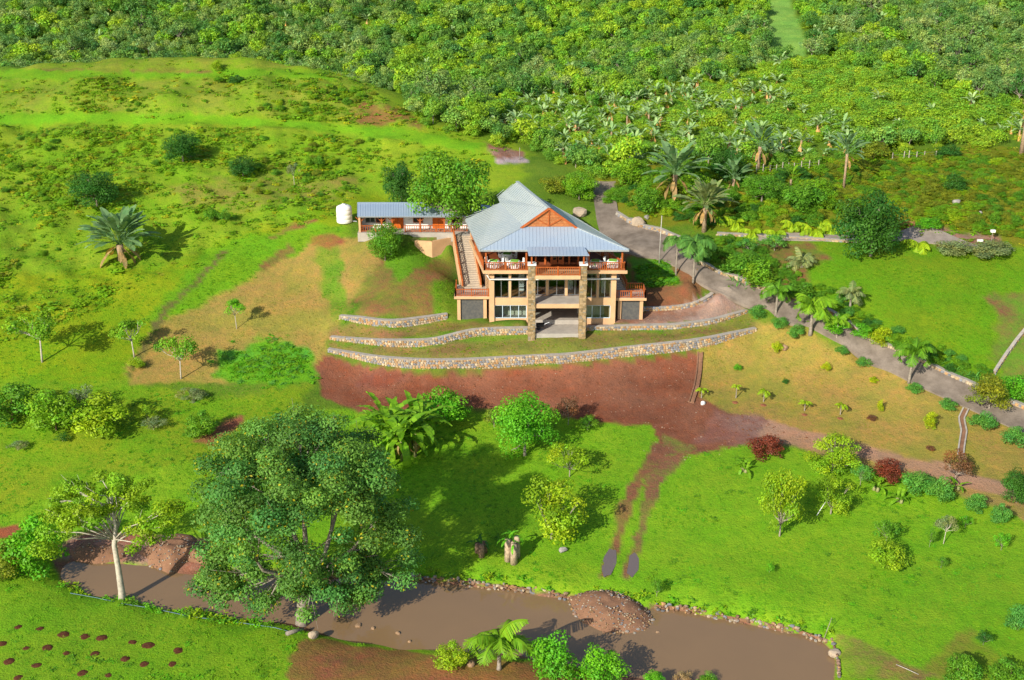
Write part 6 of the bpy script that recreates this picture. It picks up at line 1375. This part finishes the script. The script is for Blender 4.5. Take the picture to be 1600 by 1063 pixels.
# ------------------------------------------------------------------ dining tables and chairs on the balcony
def dining():
    cl = plain('white_cloth', (.82,.82,.80), .8, .04, 2); gr = plain('green_cloth', (.22,.50,.06), .8, .1, 2); z = 6.965
    for (x, y, lab) in ((-2.2, 138.7, 'white clothed table at the left corner of the balcony'), (.3, 138.6, 'green and white clothed table left of the central doors'), (-.6, 141.5, 'clothed table further back on the left balcony'), (10.0, 138.7, 'green clothed table right of the central doors'), (12.1, 138.8, 'white and green clothed table at the right corner of the balcony')):
        o = empty('dining_table', (x, y, z)); tag(o, lab, 'table')
        mb = MB(); vs = []; M = 24
        for j, (r_, zz) in enumerate(((.0, .78), (.62, .78), (.68, .7), (.74, .3), (.8, .02))):
            for i in range(M): a = 6.283 * i / M; e = r_ * (1 + (.06 * math.sin(a * 8) if j > 1 else 0)); vs.append((x + e * math.cos(a), y + e * math.sin(a), z + zz))
        mb.add(vs, [(j*M+i, j*M+(i+1) % M, (j+1)*M+(i+1) % M, (j+1)*M+i) for j in range(4) for i in range(M)]); mb.build('tablecloth', cl, o, True)
        mb = MB(); a = .6; pt = [(x + .66 * math.cos(a + k * 1.5708), y + .66 * math.sin(a + k * 1.5708)) for k in range(4)]; mb.prism(pt, z + .785, z + .80)
        for k in range(4):
            q0, q1 = pt[k], pt[(k + 1) % 4]; mx_, my_ = (q0[0] + q1[0]) / 2, (q0[1] + q1[1]) / 2; mb.add([(q0[0], q0[1], z + .795), (q1[0], q1[1], z + .795), (x + (mx_ - x) * 1.75, y + (my_ - y) * 1.75, z + .42)], [(0, 1, 2)])
        mb.build('overlay', gr, o)
        B('leg', dark_wood, o, ((x - .05, y - .05, z), (x + .05, y + .05, z + .77)))
        for k, ang in enumerate((.5, 2.4)):
            cx, cy = x + 1.05 * math.cos(ang), y + 1.05 * math.sin(ang); c = empty('dining_chair', (cx, cy, z)); tag(c, ('right' if k == 0 else 'left') + ' white covered chair at the ' + lab.replace('white clothed ', '').replace('green and white clothed ', '').replace('green clothed ', '').replace('white and ', ''), 'chair')
            d = (math.cos(ang), math.sin(ang)); s_ = (-d[1], d[0])
            def pt4(f0, f1, w_): return [(cx + d[0]*f + s_[0]*w_*e, cy + d[1]*f + s_[1]*w_*e) for f, e in ((f0, -1), (f1, -1), (f1, 1), (f0, 1))]
            MB().prism(pt4(-.22, .2, .22), z + .4, z + .47).build('seat', cl, c); MB().prism(pt4(-.2, .18, .2), z + .02, z + .4).build('skirt', cl, c); MB().prism(pt4(.18, .24, .21), z + .1, z + .98).build('backrest', cl, c)
dining()
# cart in the open hall
o = empty('hand_cart', (3.4, 136.9, -.42)); tag(o, 'black hand cart with two wheels in the open ground floor bay', 'cart'); blk = plain('black_steel', (.03,.03,.035), .5, .1, 2)
B('tray', blk, o, ((2.9, 136.7, -.02), (3.9, 137.3, .3))); 
for y in (136.62, 137.38):
    mb = MB(); mb.tube([(3.2, y - .04, -.17), (3.2, y + .04, -.17)], [.25, .25], 14); mb.build('wheel', blk, o)
mb = MB(); mb.tube([(3.85, 136.8, .25), (4.5, 136.8, .55)], [.03, .03], 6); mb.build('handle', alu, o)
# ------------------------------------------------------------------ loose stones and ground cover
ex, ey, ez_, eu, ev, rg = sample_world(16000, -25, 60, 85, 145, 75)
RED = [(520,575),(667,590),(978,568),(1094,556),(1088,625),(1210,662),(1300,690),(1230,690),(1068,722),(1000,720),(1020,664),(760,640),(560,642)]
GRV = [(1003,502),(1095,470),(1130,455),(1172,482),(1120,503),(1003,512)]
m_ = np.where((pip_sd(eu, ev, RED) > 0) & (rg.random(len(ex)) < .22) | (pip_sd(eu, ev, GRV) > 0))[0]; sz = rg.uniform(.04, .15, len(m_)) * (1 + (rg.random(len(m_)) < .04))
peb_m = plain('pale_pebble', (.42,.30,.22), .9, .3, 6, .1, c2=(.25,.15,.10))
scatter('loose_stones', np.stack([ex[m_], ey[m_], ez_[m_]], 1), np.stack([sz * 1.3, sz, sz * .8], 1), [(PEB[j], peb_m) for j in range(4)], 'small loose stones on the red earth and gravel terrace', 'stones')
cx_, cy_, cz_, cu, cv, rg = sample_world(60000, -62, 60, 100, 150, 76)
LUSH = [(330,590),(345,548),(420,528),(480,545),(500,592),(440,608)]
TER = [(518,500),(700,505),(830,515),(1060,519),(1170,490),(1182,512),(1067,532),(800,557),(667,562),(514,545)]
m1 = (rg.random(len(cx_)) < .45 * sstep(-6, 22, pip_sd(cu, cv, LUSH) + 14 * vnoise(cx_, cy_, 2.2, 44))); m2 = (pip_sd(cu, cv, TER) > 2) & (rg.random(len(cx_)) < .22)
m3 = (pip_sd(cu, cv, [(985,405),(1040,405),(1062,445),(1000,450)]) > 0)
m_ = np.where(m1 | m3)[0]; sz = rg.uniform(.5, 1.2, len(m_))
scatter('ground_cover', np.stack([cx_[m_], cy_[m_], cz_[m_] - .05], 1), np.stack([sz, sz, sz * .42], 1), [(TUFT[j], LM[c]) for j in range(4) for c in ('bright', 'fresh', 'bright', 'teal')], 'lush low ground cover on the slope left of the terraces', 'ground cover')
m_ = np.where(m2)[0]; sz = rg.uniform(.2, .45, len(m_))
scatter('terrace_weeds', np.stack([cx_[m_], cy_[m_], cz_[m_] - .03], 1), np.stack([sz, sz, sz * .5], 1), [(TUFT[j], mt) for j in range(4) for mt in (olive_t, green_t)], 'sparse weeds on the bare stone terraces', 'weeds')
# bank vegetation along the near shore
wx, wy, wz, wu, wv, rg = sample_world(9000, -50, 40, 80, 108, 77)
NB_ = [(95,905),(190,928),(300,948),(430,966),(430,984),(300,968),(190,946),(95,922)]
FB_ = [(640,886),(760,898),(890,914),(1010,930),(1110,944),(1240,966),(1300,985),(1300,1000),(1240,980),(1010,944),(760,912),(640,900)]
m_ = np.where(((pip_sd(wu, wv, NB_) > 0) & (rg.random(len(wx)) < .8) | (pip_sd(wu, wv, FB_) > 0) & (rg.random(len(wx)) < .5)) & (wz > WATER))[0]; sz = rg.uniform(.5, 1.2, len(m_))
scatter('bank_weeds', np.stack([wx[m_], wy[m_], wz[m_] - .05], 1), np.stack([sz, sz, sz * .8], 1), [(TUFT[j], LM[c]) for j in range(4) for c in ('yel', 'mid', 'bright')], 'tall weeds fringing the pond banks', 'weeds')

# dense shrub slopes that read as one mass
sx, sy, sz_, su, sv, rg = sample_world(30000, 5, 100, 110, 200, 78)
SH1 = [(950,318),(975,285),(1060,262),(1180,276),(1290,268),(1310,330),(1300,352),(1200,356),(1090,352),(1010,332)]
SH2 = [(1295,262),(1500,245),(1640,240),(1640,372),(1560,368),(1440,352),(1420,330),(1310,330)]
SH3 = [(1088,408),(1130,428),(1190,450),(1250,475),(1345,518),(1420,552),(1500,590),(1590,630),(1590,606),(1500,562),(1420,530),(1350,492),(1285,450),(1225,415),(1150,372),(1095,372)]
m_ = np.where(pip_sd(su, sv, SH1) > 0)[0]; m_ = m_[thin(sx[m_], sy[m_], 1.15)]; q = rg.uniform(1.3, 2.8, len(m_))
scatter('shrub_slope', np.stack([sx[m_], sy[m_], sz_[m_] - .2], 1), np.stack([q, q, q * rg.uniform(.5, .85, len(m_))], 1), [(LIB['bush%d' % (j % 4)][0], LM[c]) for j, c in enumerate(('mid', 'fresh', 'mid', 'dark', 'olive', 'yel', 'mid', 'fresh'))], 'dense mixed shrubs covering the slope above the drive bend', 'shrubs')
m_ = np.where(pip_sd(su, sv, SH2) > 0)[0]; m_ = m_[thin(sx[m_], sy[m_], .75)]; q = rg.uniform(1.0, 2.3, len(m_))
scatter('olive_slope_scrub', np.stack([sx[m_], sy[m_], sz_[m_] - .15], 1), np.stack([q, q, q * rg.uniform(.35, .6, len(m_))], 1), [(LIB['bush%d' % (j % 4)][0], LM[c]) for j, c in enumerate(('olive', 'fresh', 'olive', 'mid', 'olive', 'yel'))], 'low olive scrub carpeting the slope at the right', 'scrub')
m_ = np.where(pip_sd(su, sv, SH3) > 0)[0]; m_ = m_[thin(sx[m_], sy[m_], .8)]; q = rg.uniform(.7, 2.2, len(m_))
scatter('verge_planting', np.stack([sx[m_], sy[m_], sz_[m_] - .1], 1), np.stack([q, q, q * rg.uniform(.45, .8, len(m_))], 1), [(LIB['bush%d' % (j % 4)][0], LM[c]) for j, c in enumerate(('mid', 'mid', 'teal', 'fresh', 'dark', 'mid'))], 'thick low planting along the upper side of the drive', 'planting')

# dry lawn grass and weed clumps in the lawns
dx, dy, dz, du, dv, rg = sample_world(70000, -48, 62, 100, 152, 79); c_ = green_at(dx, dy); ratio = c_[:, 1] / (c_[:, 0] + .001)
m_ = np.where((ratio < 1.25) & (ratio > .6) & (c_[:, 2] < .075) & (c_[:, 0] > .2) & (rg.random(len(dx)) < .35 + .4 * vnoise(dx, dy, 3, 81)))[0]; q = rg.uniform(.14, .36, len(m_))
scatter('dry_grass', np.stack([dx[m_], dy[m_], dz[m_] - .04], 1), np.stack([q, q, q * .4], 1), [(TUFT[j], mt) for j in range(4) for mt in (straw_t, olive_t, leaf('dry_blade', (.34,.30,.07), (.29,.32,.05), .25))], 'thin dry grass on the parched lawns', 'grass')
m_ = np.where((gz_ > WATER + .4) & (np.abs(gx) < gy_ * .46 + 3) & (ratio_l > 1.6) & (gy_ < 128) & (rg2.random(len(gx)) < .10 * sstep(.05, .7, vnoise(gx, gy_, 5, 82) * .8 + vnoise(gx, gy_, 1.6, 83) * .5)))[0]; q = rg2.uniform(.35, .9, len(m_))
scatter('lawn_weeds', np.stack([gx[m_], gy_[m_], gz_[m_] - .05], 1), np.stack([q, q, q * .35], 1), [(TUFT[j], LM[c]) for j in range(4) for c in ('mid', 'fresh', 'bright')], 'darker weed clumps dotted over the lawns', 'weeds')

# scrub clumps on the hill banks
bx_, by_, bz_, bu, bv, rg = sample_world(26000, -110, 10, 140, 215, 84)
BK1 = [(-200,124),(540,126),(640,172),(660,198),(560,186),(440,176),(-200,174)]; BK2 = [(-200,200),(300,200),(600,222),(560,262),(430,300),(250,290),(-200,320)]; BK3 = [(-200,205),(90,210),(130,300),(90,400),(-200,420)]; BK4 = [(400,300),(560,270),(600,280),(520,312),(420,340)]
pr = .16 * (pip_sd(bu, bv, BK1) > 0) * sstep(-.3, .5, vnoise(bx_, by_, 6, 91)) + .10 * (pip_sd(bu, bv, BK2) > 0) * sstep(0, .6, vnoise(bx_, by_, 7, 92)) + .13 * (pip_sd(bu, bv, BK3) > 0) * sstep(-.3, .5, vnoise(bx_, by_, 6, 93)) + .12 * (pip_sd(bu, bv, BK4) > 0) * sstep(-.2, .5, vnoise(bx_, by_, 4, 94))
m_ = np.where(rg.random(len(bx_)) < pr)[0]; q = rg.uniform(.5, 1.7, len(m_)) * np.where(rg.random(len(m_)) < .1, 1.5, 1)
scatter('hill_scrub', np.stack([bx_[m_], by_[m_], bz_[m_] - .12], 1), np.stack([q, q, q * rg.uniform(.45, .75, len(m_))], 1), [(LIB['bush%d' % (j % 4)][0], LM[c]) for j, c in enumerate(('fresh', 'yel', 'olive', 'mid', 'fresh', 'yel', 'fresh'))], 'low green and yellow scrub on the banks of the terraced hill', 'scrub')

m_ = np.where((pip_sd(eu, ev, RED) > 3) & (rg2.random(len(ex)) < .55))[0]; q = rg2.uniform(.08, .26, len(m_))
scatter('soil_clods', np.stack([ex[m_] + .3, ey[m_] + .2, gz(ex[m_] + .3, ey[m_] + .2)], 1), np.stack([q * 1.4, q * 1.2, q * .6], 1), [(PEB[j], plain('red_clod', (.21,.085,.042), .95, .25, 5, .1, c2=(.14,.055,.028))) for j in range(4)], 'loose clods of red earth below the long wall', 'clods')
